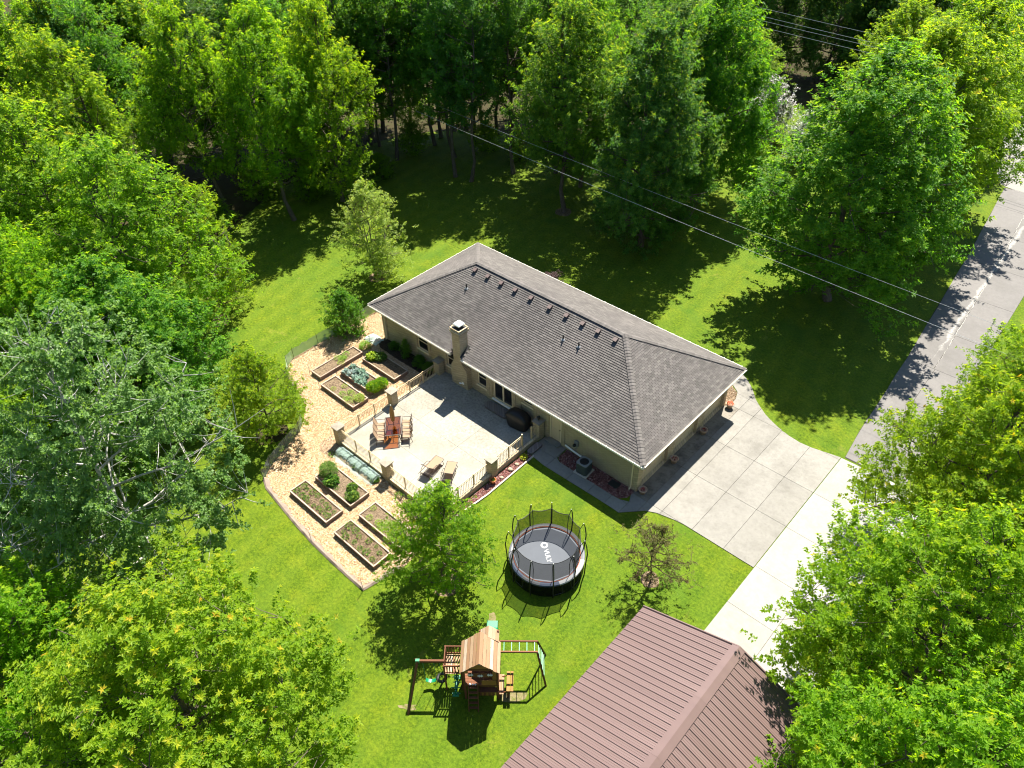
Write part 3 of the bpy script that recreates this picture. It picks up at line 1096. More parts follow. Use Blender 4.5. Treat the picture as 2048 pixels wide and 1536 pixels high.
rings = [ring(7.93, 9.37, CY0, CYB, 0.30), ring(7.93, 9.37, CY0, CYB, 1.72), ring(8.04, 9.22, CY0, CYB, 1.98), ring(8.24, 8.95, CY0, CYB + .1, 2.30), ring(8.24, 8.93, CY0, .86, 2.62), ring(8.24, 8.93, CY0, .86, 4.52), ring(8.19, 8.98, CY0 - .05, .91, 4.54), ring(8.19, 8.98, CY0 - .05, .91, 4.62), ring(8.14, 9.03, CY0 - .10, .96, 4.63), ring(8.14, 9.03, CY0 - .10, .96, 4.74), ring(8.19, 8.98, CY0 - .05, .91, 4.75), ring(8.19, 8.98, CY0 - .05, .91, 4.86)]
for a, b in zip(rings, rings[1:]):
    for k in range(4):
        c = (k + 1) % 4
        mb.poly([a[k], a[c], b[c], b[k]])
chim = hb(mb, 'chimney', M['brick'])
chim['label'] = 'cream brick chimney with wide base and sloped shoulders'
mb = MB()
a, b = ring(8.19, 8.98, CY0 - .05, .91, 4.862), ring(8.28, 8.90, CY0 + .05, .82, 4.92)
for k in range(4):
    c = (k + 1) % 4
    mb.poly([a[k], a[c], b[c], b[k]])
mb.poly(b)
mb.build('chimney_crown', M['black'], chim)
for x0, x1, y0, y1 in ((8.15, 8.23, .10, .93), (8.94, 9.02, .10, .93), (8.23, 8.94, .10, .17), (8.23, 8.94, .86, .93)):
    MB().bbox(x0, x1, y0, y1, 4.865, 4.925, .01).build('coping', M['brick'], chim)
mb = MB().box(8.42, 8.74, .38, .70, 4.93, 5.08)
mb.build('flue', M['black'], chim)
MB().bbox(8.30, 8.86, .26, .82, 5.10, 5.19, .05).build('flue_cap', M['steel'], chim)
MB().lathe([(0.0, 0.02), (.10, .02), (.12, 0.0)], 10, (8.75, CY0, .62)).build('cleanout_cover', M['white'], chim)
MB().bbox(8.86, 9.06, CY0 - .025, CY0 + .01, .62, .80, .008).build('outlet_box', M['white'], chim)
MB().poly([(8.98, .02, zr(.02) + .02), (9.15, .02, zr(.02) + .02), (9.15, .95, zr(.95) + .03), (8.98, .95, zr(.95) + .03)]).build('flashing', M['black'], chim)

# meter, pipe and hose reel on the garage side wall
mt = hb(MB().bbox(18.00, 18.26, Y0 - .14, Y0 - .002, .85, 1.25, .02), 'electric_meter', M['pvc'])
MB().lathe([(.10, 0), (.10, .08), (.07, .11), (0.0, .11)], 14, (18.13, Y0 - .26, 1.0)).build('meter_dial', M['glass'], mt)
MB().tube([(18.13, Y0 - .08, .85), (18.13, Y0 - .08, .1)], .025, 6).build('conduit', M['pvc'], mt)
hb(MB().tube([(17.35, Y0 - .12, .42), (17.9, Y0 - .12, .34), (18.25, Y0 - .12, .30), (18.75, Y0 - .12, .26)], .06, 8), 'drain_pipe', M['white'])

# ------------------------------------------------------------------ barn
def metal_roof():
    k = NM('brown_metal_roofing', 0.42, 0.45)
    r = k.orand()
    c = k.mix(r, (0.128, 0.083, 0.077), (0.150, 0.100, 0.094))
    c = k.mix(k.maprange(k.noise(0.5, 4, 0.6, k.scale(k.pos(), (0.25, 3, 1))), 0.35, 0.7, 0, 0.5), c, (0.110, 0.072, 0.068))
    c = k.mix(k.maprange(k.noise(40, 2, 0.6), 0.62, 0.75, 0, 0.35), c, (0.18, 0.14, 0.125))
    k.color(c).bump(k.noise(3.0, 3.0, 0.5), 0.05, 0.02)
    return k.m


M['barnroof'] = metal_roof()
M['barnwall'] = plain('brown_metal_siding', (0.115, 0.075, 0.068), 0.5, 0.4, 0.12)
barn = thing('barn', 'brown metal roofed outbuilding beside the white concrete drive', 'barn', (32.44, -14.2, 0))
BX0, BX1, BY0, BY1, BE, BR = 28.01, 36.87, -21.2, -7.17, 3.2, 4.92
BXM = (BX0 + BX1) / 2
B0 = Vector((32.44, -14.2, 0))


def bb(mb, name, m, parent=None):
    o = mb.build(name, m, parent or barn)
    if parent is None:
        o.location = -B0
    return o


for (xa, xb, ya, yb) in ((BX0 + .35, BX0 + .45, BY0 + .3, BY1 - .35), (BX1 - .45, BX1 - .35, BY0 + .3, BY1 - .35)):
    bb(MB().box(xa, xb, ya, yb, 0, BE + .02), 'wall', M['barnwall'])
for ya in (BY1 - .36, BY0 + .30):
    mb = MB()
    g = 0.10
    for s in (0, -.06):
        mb.poly([(BX0 + .35, ya + s, 0), (BX1 - .35, ya + s, 0), (BX1 - .35, ya + s, BE + g), (BXM, ya + s, BR - .06), (BX0 + .35, ya + s, BE + g)])
    bb(mb, 'gable_wall', M['barnwall'])
bd = bb(MB().box(30.6, 34.2, BY1 - .33, BY1 - .28, .03, 2.75), 'garage_door', M['white'])
for s in range(4):
    MB().box(30.66, 34.14, BY1 - .285, BY1 - .262, .06 + s * .67, .06 + s * .67 + .64).build('door_panel', M['white'], bd)
broof = bb(MB().poly([(BX0 + .02, BY0 + .02, BE - .025), (BXM, BY0 + .02, BR - .025), (BXM, BY1 - .02, BR - .025), (BX0 + .02, BY1 - .02, BE - .025)]).poly([(BX1 - .02, BY0 + .02, BE - .025), (BXM, BY0 + .02, BR - .025), (BXM, BY1 - .02, BR - .025), (BX1 - .02, BY1 - .02, BE - .025)]), 'roof', M['barnwall'])
run = math.hypot(BXM - BX0, BR - BE)
PW = 0.292
pm = MB()
prof = [(0.0, 0.0), (0.075, 0.0), (0.085, .006), (0.10, .006), (0.11, 0.0), (.165, 0), (.175, .006), (.19, .006), (.20, 0), (PW - .046, 0.0), (PW - .034, .032), (PW - .010, .032), (PW, 0.0)]
for (a, za), (b, zb) in zip(prof, prof[1:]):
    pm.poly([(0, a, za), (run, a, za), (run, b, zb), (0, b, zb)])
panel_me = pm.mesh('roof_panel', M['barnroof'])
ang = math.atan2(BR - BE, BXM - BX0)
n = int((BY1 - BY0) / PW)
for side in (0, 1):
    for k in range(n):
        o = link('roof_panel', panel_me, broof)
        if side == 0:
            o.matrix_local = Matrix.Translation((BX0, BY1 - (k + 1) * PW, BE)) @ Matrix.Rotation(-ang, 4, 'Y')
        else:
            o.matrix_local = Matrix.Translation((BX1, BY1 - k * PW, BE)) @ Matrix.Rotation(math.pi, 4, 'Z') @ Matrix.Rotation(-ang, 4, 'Y')
# ridge cap in lengths, gable trim
yy = BY1 + .02
while yy > BY0:
    y2 = max(BY0, yy - 2.9)
    c_, s_ = math.cos(ang), math.sin(ang)
    w_ = .30
    mb = MB()
    for sg in (-1, 1):
        mb.poly([(BXM, yy, BR + .06), (BXM, y2, BR + .06), (BXM + sg * w_ * c_, y2, BR + .05 - w_ * s_), (BXM + sg * w_ * c_, yy, BR + .05 - w_ * s_)])
        mb.poly([(BXM + sg * w_ * c_, y2, BR + .05 - w_ * s_), (BXM + sg * w_ * c_, yy, BR + .05 - w_ * s_), (BXM + sg * w_ * c_, yy, BR + .01 - w_ * s_), (BXM + sg * w_ * c_, y2, BR + .01 - w_ * s_)])
    mb.poly([(BXM, yy, BR + .06), (BXM - w_ * c_, yy, BR + .05 - w_ * s_), (BXM - w_ * c_, yy, BR + .0 - w_ * s_), (BXM, yy, BR), (BXM + w_ * c_, yy, BR - w_ * s_), (BXM + w_ * c_, yy, BR + .05 - w_ * s_)])
    mb.build('ridge_cap', M['barnroof'], broof)
    yy = y2 - .006
for sx in (BX0, BX1):
    MB().beam((sx, BY1 + .01, BE + .0), (BXM, BY1 + .01, BR + .0), .05, .12).build('gable_trim', M['barnroof'], broof)
    MB().box(min(sx, sx + (.12 if sx < BXM else -.12)), max(sx, sx + (.12 if sx < BXM else -.12)), BY0, BY1, BE - .16, BE - .05).build('eave_trim', M['barnwall'], broof)

# ------------------------------------------------------------------ patio
PX0, PX1, PY0, PZ = 6.45, 15.62, -8.32, 0.32
patio = struct(MB().box(PX0 + .01, PX1 - .01, PY0 + .01, 0.56, 0.0, PZ - .03).build('patio', M['joint']))
GAP = 0.006
slabs(patio, [(PX0 + .18, PY0 + .18), (PX1 - .18, PY0 + .18), (PX1 - .18, 0.56), (PX0 + .18, 0.56)], [PX0, 9.0, 12.5, PX1], [PY0, -6.1, -3.86, -1.45, 0.6], M['patio'], top=PZ, z0=PZ - .05)
for (a, b, c, d) in ((PX0, PX1, PY0, PY0 + .17), (PX0, PX0 + .17, PY0 + .17, 0.56), (PX1 - .17, PX1, PY0 + .17, -1.3)):
    MB().bbox(a, b, c, d, 0, PZ + .03, .012).build('retaining_wall', M['brick'], patio)
MB().bbox(PX1 - .17, PX1, -1.29, 0.56, 0, PZ + .002, .012).build('retaining_wall', M['brick'], patio)


def pill(cx, cy, lx, ly, z0, z1, n=7):
    """rounded-end step outline"""
    pts = []
    if lx >= ly:
        r = ly / 2
        for k in range(n + 1):
            a = -math.pi / 2 + math.pi * k / n
            pts.append((cx + lx / 2 - r + r * math.cos(a), cy + r * math.sin(a)))
        for k in range(n + 1):
            a = math.pi / 2 + math.pi * k / n
            pts.append((cx - lx / 2 + r + r * math.cos(a), cy + r * math.sin(a)))
    else:
        r = lx / 2
        for k in range(n + 1):
            a = math.pi * k / n
            pts.append((cx + r * math.cos(a), cy + ly / 2 - r + r * math.sin(a)))
        for k in range(n + 1):
            a = math.pi + math.pi * k / n
            pts.append((cx + r * math.cos(a), cy - ly / 2 + r + r * math.sin(a)))
    return MB().prism(pts, z0, z1)


tag(pill(12.15, 0.02, 2.0, 0.62, PZ - .01, PZ + .15).build('brick_step', M['brickdark']), 'rounded brick step below the sliding glass door', 'step')
tag(pill(15.95, -0.72, 0.42, 1.15, 0.0, .17).build('brick_step', M['brickdark']), 'narrow rounded brick step outside the patio gate opening', 'step')

PIL = [((6.66, -8.12), 'grey capped brick pillar at the patio corner nearest the wood chips'), ((6.62, -3.85), 'brick pillar between the two raised bed groups and the dining table'), ((11.12, -8.10), 'brick pillar in the middle of the patio front fence'), ((15.44, -3.92), 'brick pillar above the lava rock strip and lawn'), ((6.62, 0.22), 'brick pillar touching the house by the chimney'), ((15.42, 0.24), 'brick pillar beside the covered barbecue and gate opening'), ((15.44, -8.12), 'brick pillar at the patio corner behind the leafy lawn tree')]
for (x, y), lab in PIL:
    p = thing('brick_pillar', lab, 'pillar', (x, y, 0), 0, 'brick pillars round the patio')
    MB().box(-.24, .24, -.24, .24, 0, 1.34).build('shaft', M['brick'], p)
    mb = MB()
    mb.box(-.31, .31, -.31, .31, 1.341, 1.39)
    mb.poly([(-.31, -.31, 1.391), (.31, -.31, 1.391), (0, 0, 1.45)]).poly([(.31, -.31, 1.391), (.31, .31, 1.391), (0, 0, 1.45)]).poly([(.31, .31, 1.391), (-.31, .31, 1.391), (0, 0, 1.45)]).poly([(-.31, .31, 1.391), (-.31, -.31, 1.391), (0, 0, 1.45)])
    mb.build('cap', M['stonecap'], p)
# little lamp on the pillar by the barbecue
lp = thing('pillar_lamp', 'small dark lamp standing on the pillar cap beside the barbecue', 'lamp', (15.42, 0.24, 1.452))
MB().lathe([(.06, -.02), (.05, .03), (.03, .06), (.03, .10)], 10).build('base', M['black'], lp)
MB().lathe([(.03, .10), (.10, .14), (.10, .26), (.02, .32), (0, .32)], 10).build('shade', M['black'], lp)

M['rail'] = plain('tan_powder_coated_rail', (0.50, 0.385, 0.225), 0.5, 0.4, 0.06)
pk = MB().box(-.008, .008, -.008, .008, 0, .74)
pk_me = pk.mesh('picket', M['rail'])


def fence(a, b, label, nposts):
    a, b = Vector(a), Vector(b)
    L = (b - a).length
    rz = math.atan2(b.y - a.y, b.x - a.x)
    f = thing('patio_fence', label, 'fence', (a.x, a.y, PZ + .03), rz, 'tan picket fences round the patio')
    MB().box(0, L, -.018, .018, .85, .885).build('top_rail', M['rail'], f)
    MB().box(0, L, -.014, .014, .71, .735).build('middle_rail', M['rail'], f)
    MB().box(0, L, -.016, .016, .095, .125).build('bottom_rail', M['rail'], f)
    n = int(L / .125)
    for k in range(1, n):
        o = link('picket', pk_me, f, (k * L / n, 0, .11))
    for k in range(1, nposts + 1):
        x = k * L / (nposts + 1)
        MB().box(x - .03, x + .03, -.03, .03, 0, .93).build('post', M['rail'], f)
    return f


fence((6.66, -7.86), (6.62, -4.10), 'tan picket fence on the patio edge behind the dining table', 2)
fence((6.62, -3.60), (6.62, -0.02), 'tan picket fence between the patio and the raised beds near the house', 2)
fence((6.92, -8.12), (10.86, -8.10), 'tan picket fence above the netted row at the patio front', 2)
fence((11.38, -8.10), (15.18, -8.12), 'tan picket fence at the patio front by the loungers', 2)
fence((15.44, -7.86), (15.44, -4.18), 'tan picket fence at the patio side next to the loungers', 2)
g = fence((15.44, -3.66), (15.43, -1.28), 'tan picket fence ending in a post at the gate opening', 1)
MB().box(2.34, 2.42, -.04, .04, 0, 1.0).build('post', M['rail'], g)
g = fence((15.42, -0.42), (15.42, -0.02), 'very short tan picket panel joined to the pillar by the barbecue', 0)
MB().box(-.04, .04, -.04, .04, 0, 1.0).build('post', M['rail'], g)

# ------------------------------------------------------------------ patio furniture
M['bronze'] = plain('dark_bronze_frame', (0.055, 0.036, 0.026), 0.45, 0.4, 0.15)


def sling(name, c, tr):
    k = NM(name, 0.75, 0.25)
    f = k.noise(60, 2, 0.5, k.obj())
    k.color(k.mix(f, tuple(x * .9 for x in c), c))
    t = k.n('BsdfTranslucent')
    k.put(t.inputs['Color'], tr)
    mx = k.n('MixShader')
    mx.inputs[0].default_value = 0.14
    k.l(k.b.outputs[0], mx.inputs[1])
    k.l(t.outputs[0], mx.inputs[2])
    k.l(mx.outputs[0], k.out.inputs[0])
    return k.m


M['sling'] = sling('tan_sling_fabric', (0.31, 0.225, 0.15), (0.62, 0.22, 0.05))


def amber_glass():
    k = NM('amber_table_glass', 0.08, 0.5)
    k.color((0.5, 0.28, 0.12))
    tr = k.n('BsdfTransparent')
    k.put(tr.inputs['Color'], (0.80, 0.47, 0.24))
    gl = k.n('BsdfGlossy')
    gl.inputs['Roughness'].default_value = 0.05
    k.put(gl.inputs['Color'], (0.9, 0.85, 0.9))
    mx = k.n('MixShader')
    lw = k.n('LayerWeight')
    lw.inputs['Blend'].default_value = 0.35
    k.l(k.maprange(lw.outputs['Fresnel'], 0, 1, 0.06, 0.6), mx.inputs[0])
    k.l(tr.outputs[0], mx.inputs[1])
    k.l(gl.outputs[0], mx.inputs[2])
    k.l(mx.outputs[0], k.out.inputs[0])
    return k.m


M['amber'] = amber_glass()
TA = math.atan2(-0.99, 1.21)
tb = thing('patio_table', 'rectangular amber glass dining table on the patio', 'table', (8.87, -5.69, PZ), TA)
MB().box(-.76, .76, -.44, .44, .715, .725).build('table_top', M['amber'], tb)
mb = MB()
for a, b in (((-.80, -.48), (.80, -.48)), ((.80, -.48), (.80, .48)), ((.80, .48), (-.80, .48)), ((-.80, .48), (-.80, -.48))):
    mb.beam((a[0], a[1], .715), (b[0], b[1], .715), .045, .04)
mb.build('top_frame', M['bronze'], tb)
for sx in (-1, 1):
    for sy in (-1, 1):
        MB().tube([(sx * .74, sy * .42, .70), (sx * .60, sy * .32, .5), (sx * .62, sy * .34, .25), (sx * .76, sy * .44, 0.0)], .022, 6).build('leg', M['bronze'], tb)
MB().beam((-.6, 0, .3), (.6, 0, .3), .03).beam((-.6, -.32, .3), (-.6, .32, .3), .03).beam((.6, -.32, .3), (.6, .32, .3), .03).build('stretcher', M['bronze'], tb)

M['canvas'] = plain('tan_umbrella_canvas', (0.40, 0.235, 0.095), 0.85, 0.15, 0.25, 5.0)
um = thing('patio_umbrella', 'closed tan umbrella standing through the patio table', 'umbrella', (8.76, -5.56, PZ))
MB().lathe([(.24, 0), (.24, .05), (.06, .10), (.05, .28), (.02, .28)], 16).build('base', M['bronze'], um)
MB().tube([(0, 0, .05), (0, 0, 2.30)], .02, 8).build('pole', M['bronze'], um)
mb = MB()
n = 16
prof = [(.045, .95), (.10, 1.0), (.135, 1.25), (.15, 1.55), (.13, 1.85), (.08, 2.1), (.03, 2.24)]
for (r, z) in prof:
    for k in range(n):
        a = 2 * math.pi * k / n
        rr_ = r * (1.0 if k % 2 else 0.62)
        mb.v.append((rr_ * math.cos(a), rr_ * math.sin(a), z))
for i in range(len(prof) - 1):
    for k in range(n):
        c = (k + 1) % n
        mb.f.append((i * n + k, i * n + c, (i + 1) * n + c, (i + 1) * n + k))
mb.build('folded_canopy', M['canvas'], um)
MB().lathe([(.03, 2.22), (.035, 2.26), (.03, 2.30), (0, 2.32)], 10).build('finial', M['white'], um)


def make_chair():
    c = thing('patio_chair', 'x', 'chair')
    for s in (-1, 1):
        MB().tube([(s * .27, .28, 0), (s * .27, .27, .42), (s * .27, .24, .64), (s * .27, -.26, .64), (s * .25, -.34, .40)], .016, 6).build('arm', M['bronze'], c)
        MB().tube([(s * .26, -.32, 0), (s * .25, -.22, .40), (s * .24, -.34, .80), (s * .23, -.40, 1.0)], .016, 6).build('back_leg', M['bronze'], c)
    mb = MB()
    pr = [(.26, .42), (.10, .40), (-.14, .385), (-.22, .43), (-.29, .62), (-.35, .82), (-.40, 1.0)]
    for (y0, z0), (y1, z1) in zip(pr[:3], pr[1:4]):
        mb.poly([(-.24, y0, z0), (.24, y0, z0), (.24, y1, z1), (-.24, y1, z1)])
    mb.build('seat', M['sling'], c)
    mb = MB()
    for (y0, z0), (y1, z1) in zip(pr[3:6], pr[4:7]):
        mb.poly([(-.24, y0, z0), (.24, y0, z0), (.24, y1, z1), (-.24, y1, z1)])
    mb.build('backrest', M['sling'], c)
    MB().beam((-.25, -.20, .40), (.25, -.20, .40), .025).beam((-.25, .26, .41), (.25, .26, .41), .025).beam((-.23, -.40, 1.0), (.23, -.40, 1.0), .025).build('cross_bar', M['bronze'], c)
    return c


def copy_tree(o, parent=None):
    c = o.copy()
    COL.objects.link(c)
    c.parent = parent
    for ch in list(o.children):
        copy_tree(ch, c)
    return c


chair0 = make_chair()
tdir = Vector((math.cos(TA), math.sin(TA)))
tnor = Vector((-math.sin(TA), math.cos(TA)))
names = ['near the wood chips', 'in the middle', 'nearest the patio front fence']
used = False
for side, sname in ((-1, 'on the fence side'), (1, 'on the open patio side')):
    for k, off in enumerate((-.52, 0.02, .54)):
        o = chair0 if not used else copy_tree(chair0)
        used = True
        p = Vector((8.87, -5.69)) + tdir * off + tnor * side * .78
        o.location = (p.x, p.y, PZ)
        o.rotation_euler = (0, 0, TA + (0 if side < 0 else math.pi) + random.uniform(-.12, .12))
        o['label'] = 'tan dining chair %s of the table, %s' % (sname, ['farthest from the camera', 'in the middle', 'nearest the camera'][k])
        o['group'] = 'dining chairs round the glass table'


def make_lounger():
    c = thing('sun_lounger', 'x', 'sun lounger')
    for s in (-1, 1):
        MB().tube([(s * .30, .95, .32), (s * .30, .05, .32), (s * .30, -.72, .30)], .018, 6).build('side_rail', M['bronze'], c)
        MB().tube([(s * .33, .45, 0), (s * .33, .40, .30), (s * .33, .20, .52), (s * .33, -.15, .54), (s * .33, -.40, .40), (s * .33, -.52, 0)], .018, 6).build('arm', M['bronze'], c)
        MB().tube([(s * .29, .80, .32), (s * .30, .90, 0.0)], .018, 6).build('leg', M['bronze'], c)
        MB().tube([(s * .28, .02, .34), (s * .28, -.40, .82)], .016, 6).build('back_rail', M['bronze'], c)
    mb = MB()
    for (y0, z0), (y1, z1) in zip([(.96, .345), (.5, .335), (.02, .34)], [(.5, .335), (.02, .34)]):
        mb.poly([(-.27, y0, z0), (.27, y0, z0), (.27, y1, z1), (-.27, y1, z1)])
    mb.build('seat', M['sling'], c)
    mb = MB()
    for (y0, z0), (y1, z1) in zip([(.01, .345), (-.20, .57), (-.40, .83)], [(-.20, .57), (-.40, .83)]):
        mb.poly([(-.27, y0, z0), (.27, y0, z0), (.27, y1, z1), (-.27, y1, z1)])
    mb.build('backrest', M['sling'], c)
    mb = MB()
    for z in (.10, .16, .22):
        mb.beam((-.3, -.50, z), (.3, -.50, z), .02)
    mb.beam((-.3, -.40, .82), (.3, -.40, .82), .03).beam((-.3, .96, .33), (.3, .96, .33), .03)
    mb.build('cross_bar', M['bronze'], c)
    return c


lg = make_lounger()
l2 = copy_tree(lg)
for o, x, y, a, lab in ((lg, 12.78, -6.32, math.atan2(-.15, .98) + math.pi * 0 + .32, 'tan sun lounger nearer the dining table'), (l2, 13.92, -5.95, .55, 'tan sun lounger nearer the lawn side fence, tilted behind the tree top')):
    o.location = (x, y, PZ)
    o.rotation_euler = (0, 0, a)
    o['label'] = lab
    o['group'] = 'sun loungers on the patio'

# covered barbecue
M['cover'] = plain('black_vinyl_cover', (0.012, 0.012, 0.013), 0.5, 0.35, 0.3, 4.0)
gr = thing('covered_barbecue', 'barbecue under a rounded black cover by the house wall', 'barbecue', (14.05, -0.10, PZ), 0.12)
mb = MB()
n = 22
prof = [(.70, .36, .0), (.74, .40, .25), (.80, .43, .60), (.82, .44, .80), (.72, .42, .95), (.55, .38, 1.10), (.36, .26, 1.20), (.12, .08, 1.235), (.0, .0, 1.24)]
rb = random.Random(4)
for (rx, ry_, z) in prof:
    for k in range(n):
        a = 2 * math.pi * k / n
        e = 0.55
        cx = math.copysign(abs(math.cos(a)) ** e, math.cos(a))
        cy = math.copysign(abs(math.sin(a)) ** e, math.sin(a))
        w = 1 + rb.uniform(-.025, .025)
        mb.v.append((rx * cx * w, ry_ * cy * w, z))
for i in range(len(prof) - 1):
    for k in range(n):
        c = (k + 1) % n
        mb.f.append((i * n + k, i * n + c, (i + 1) * n + c, (i + 1) * n + k))
mb.build('cover', M['cover'], gr, True)
o = MB().box(-.06, .06, -.025, .025, 0, .006).build('brand_patch', M['white'], gr)
o.location = (-.28, -.36, 1.04)
o.rotation_euler = (.95, 0, 0)

# ------------------------------------------------------------------ raised beds
M['cedar'] = plain('weathered_board', (0.20, 0.145, 0.115), 0.85, 0.2, 0.35, 3.0, rnd=0.15)
M['cedartop'] = plain('pale_bed_cap', (0.40, 0.30, 0.235), 0.85, 0.2, 0.25, 3.0, rnd=0.1)
bed_lab = ['raised bed running crosswise, farthest from the patio, with thin dry soil', 'raised bed with weedy soil and a grey green herb at its patio end', 'raised bed with blue green cabbages and a bright green bush at its end', 'raised bed half in the house shadow with a lime green plant', 'raised bed with a tall feathery bush, nearest the netted row', 'raised bed with rows of small seedlings, at the left of the lower four', 'raised bed partly under the leafy lawn tree', 'raised bed with green clumps, nearest the lawn corner']
bed_obj = []
for (x0, x1, y0, y1), lab, sm in zip(BEDS, bed_lab, ('straw', 'straw', 'soil', 'soil', 'straw', 'soil', 'straw', 'soil')):
    b = thing('raised_bed', lab, 'raised bed', ((x0 + x1) / 2, (y0 + y1) / 2, 0), 0, 'raised vegetable beds')
    hx, hy = (x1 - x0) / 2, (y1 - y0) / 2
    t = .045
    for (a, c, d, e) in ((-hx, hx, -hy, -hy + t), (-hx, hx, hy - t, hy), (-hx, -hx + t, -hy + t, hy - t), (hx - t, hx, -hy + t, hy - t)):
        MB().box(a, c, d, e, 0, .30).build('board', M['cedar'], b)
        MB().bbox(a - .012, c + .012, d - .012, e + .012, .301, .325, .004).build('top_edge', M['cedartop'], b)
    # lumpy soil surface
    mb = MB()
    nx, ny = max(4, int(hx * 8)), max(4, int(hy * 8))
    rb = random.Random(x0)
    for i in range(nx + 1):
        for j in range(ny + 1):
            mb.v.append((-hx + t + (2 * hx - 2 * t) * i / nx, -hy + t + (2 * hy - 2 * t) * j / ny, .25 + rb.uniform(-.02, .03)))
    for i in range(nx):
        for j in range(ny):
            a = i * (ny + 1) + j
            mb.f.append((a, a + ny + 1, a + ny + 2, a + 1))
    mb.build('soil', M[sm], b, True)
    bed_obj.append(b)

# pots by the garage doors
M['clay'] = plain('pale_clay_pot', (0.42, 0.30, 0.22), 0.7, 0.3, 0.1)
M['redclay'] = plain('terracotta_pot', (0.42, 0.14, 0.05), 0.7, 0.3, 0.1)

# ------------------------------------------------------------------ trampoline
def net(name, c, dens):
    k = NM(name, 0.8, 0.1)
    k.color(c)
    tr = k.n('BsdfTransparent')
    mx = k.n('MixShader')
    mx.inputs[0].default_value = dens
    k.l(tr.outputs[0], mx.inputs[1])
    k.l(k.b.outputs[0], mx.inputs[2])
    k.l(mx.outputs[0], k.out.inputs[0])
    return k.m


M['blacknet'] = net('black_safety_net', (0.010, 0.011, 0.012), 0.66)
M['skirtnet'] = net('black_skirt_net', (0.010, 0.011, 0.010), 0.70)
M['greennet'] = net('green_garden_netting', (0.42, 0.56, 0.42), 0.62)
M['greynet'] = net('grey_garden_netting', (0.20, 0.22, 0.20), 0.58)
M['mat'] = plain('grey_jump_mat', (0.088, 0.097, 0.116), 0.8, 0.25, 0.10, 3.0)
M['pad'] = plain('light_grey_edge_pad', (0.085, 0.090, 0.105), 0.5, 0.35, 0.3, 2.0)
M['litpad_print'] = plain('lit_pad_and_print_white', (0.36, 0.36, 0.36), 0.5, 0.35, 0.05)  # white of the mat print, also sunlight painted onto some grey pads
M['navypad'] = plain('navy_edge_pad', (0.04, 0.06, 0.11), 0.5, 0.35, 0.2)
M['rust'] = plain('orange_brown_binding', (0.30, 0.075, 0.025), 0.7, 0.3, 0.1)
TC = (21.88, -6.58)
TR_, TZ = 1.93, 0.92
tp = thing('trampoline', 'round grey trampoline with black net enclosure on the lawn', 'trampoline', (TC[0], TC[1], 0))
N_ = 48
mb = MB()
mb.poly([(1.72 * math.cos(2 * math.pi * k / N_), 1.72 * math.sin(2 * math.pi * k / N_), TZ) for k in range(N_)])
jm = mb.build('jumping_mat', M['mat'], tp)
for a in range(12):
    mb = MB()
    lo = a * 4
    for k in range(lo, lo + 4):
        t0, t1 = 2 * math.pi * k / N_, 2 * math.pi * (k + 1) / N_
        pr = [(1.73, TZ + .01), (1.76, TZ + .04), (1.85, TZ + .05), (1.94, TZ + .03), (1.97, TZ - .03)]
        for (r0, z0), (r1, z1) in zip(pr, pr[1:]):
            mb.poly([(r0 * math.cos(t0), r0 * math.sin(t0), z0), (r0 * math.cos(t1), r0 * math.sin(t1), z0), (r1 * math.cos(t1), r1 * math.sin(t1), z1), (r1 * math.cos(t0), r1 * math.sin(t0), z1)][::-1])
    ma = (lo + 2) / N_ * 360
    m_ = M['litpad_print'] if (ma < 20 or ma > 340) or 195 < ma < 225 else (M['navypad'] if 300 < ma < 330 or 240 <= ma < 265 else M['pad'])  # white pads: grey ones with the sunlight put into their colour
    mb.build('edge_pad', m_, tp)
mb = MB()
for k in range(N_):
    t0, t1 = 2 * math.pi * k / N_, 2 * math.pi * (k + 1) / N_
    mb.beam((1.72 * math.cos(t0), 1.72 * math.sin(t0), TZ + .02), (1.72 * math.cos(t1), 1.72 * math.sin(t1), TZ + .02), .028, .03)
mb.build('mat_binding', M['rust'], tp)
mb = MB().lathe([(1.94, 0.02), (1.955, TZ - .05)], N_)
mb.build('skirt', M['skirtnet'], tp)
mb = MB().tube([(1.93 * math.cos(2 * math.pi * k / N_), 1.93 * math.sin(2 * math.pi * k / N_), TZ - .04) for k in range(N_ + 1)], .025, 6)
mb.build('frame_ring', M['steel'], tp)
NP = 11
for k in range(NP):
    a = 2 * math.pi * (k + .5) / NP - .42
    ca, sa = math.cos(a), math.sin(a)
    MB().tube([(2.02 * ca, 2.02 * sa, .05), (2.04 * ca, 2.04 * sa, .9), (2.10 * ca, 2.10 * sa, 1.7), (2.02 * ca, 2.02 * sa, 2.35), (1.92 * ca, 1.92 * sa, 2.70)], [.034, .034, .032, .03, .02], 6).build('pole', M['black'], tp)
    MB().tube([(1.92 * ca, 1.92 * sa, 2.70), (1.74 * ca, 1.74 * sa, 2.30), (1.66 * ca, 1.66 * sa, 1.7), (1.70 * ca, 1.70 * sa, TZ + .05)], .018, 5).build('net_rod', M['black'], tp)
    MB().lathe([(0, .03), (.02, .015), (.02, -.02)], 8, (1.92 * ca, 1.92 * sa, 2.70)).build('pole_cap', M['white'], tp)
    if k % 2 == 0:
        t2 = 2 * math.pi * (k + 1.0) / NP - .42
        MB().tube([(1.90 * ca, 1.90 * sa, TZ - .05), (1.90 * ca, 1.90 * sa, .03), (1.88 * math.cos(t2), 1.88 * math.sin(t2), .03), (1.88 * math.cos(t2), 1.88 * math.sin(t2), TZ - .05)], .022, 6).build('leg', M['steel'], tp)
mb = MB()
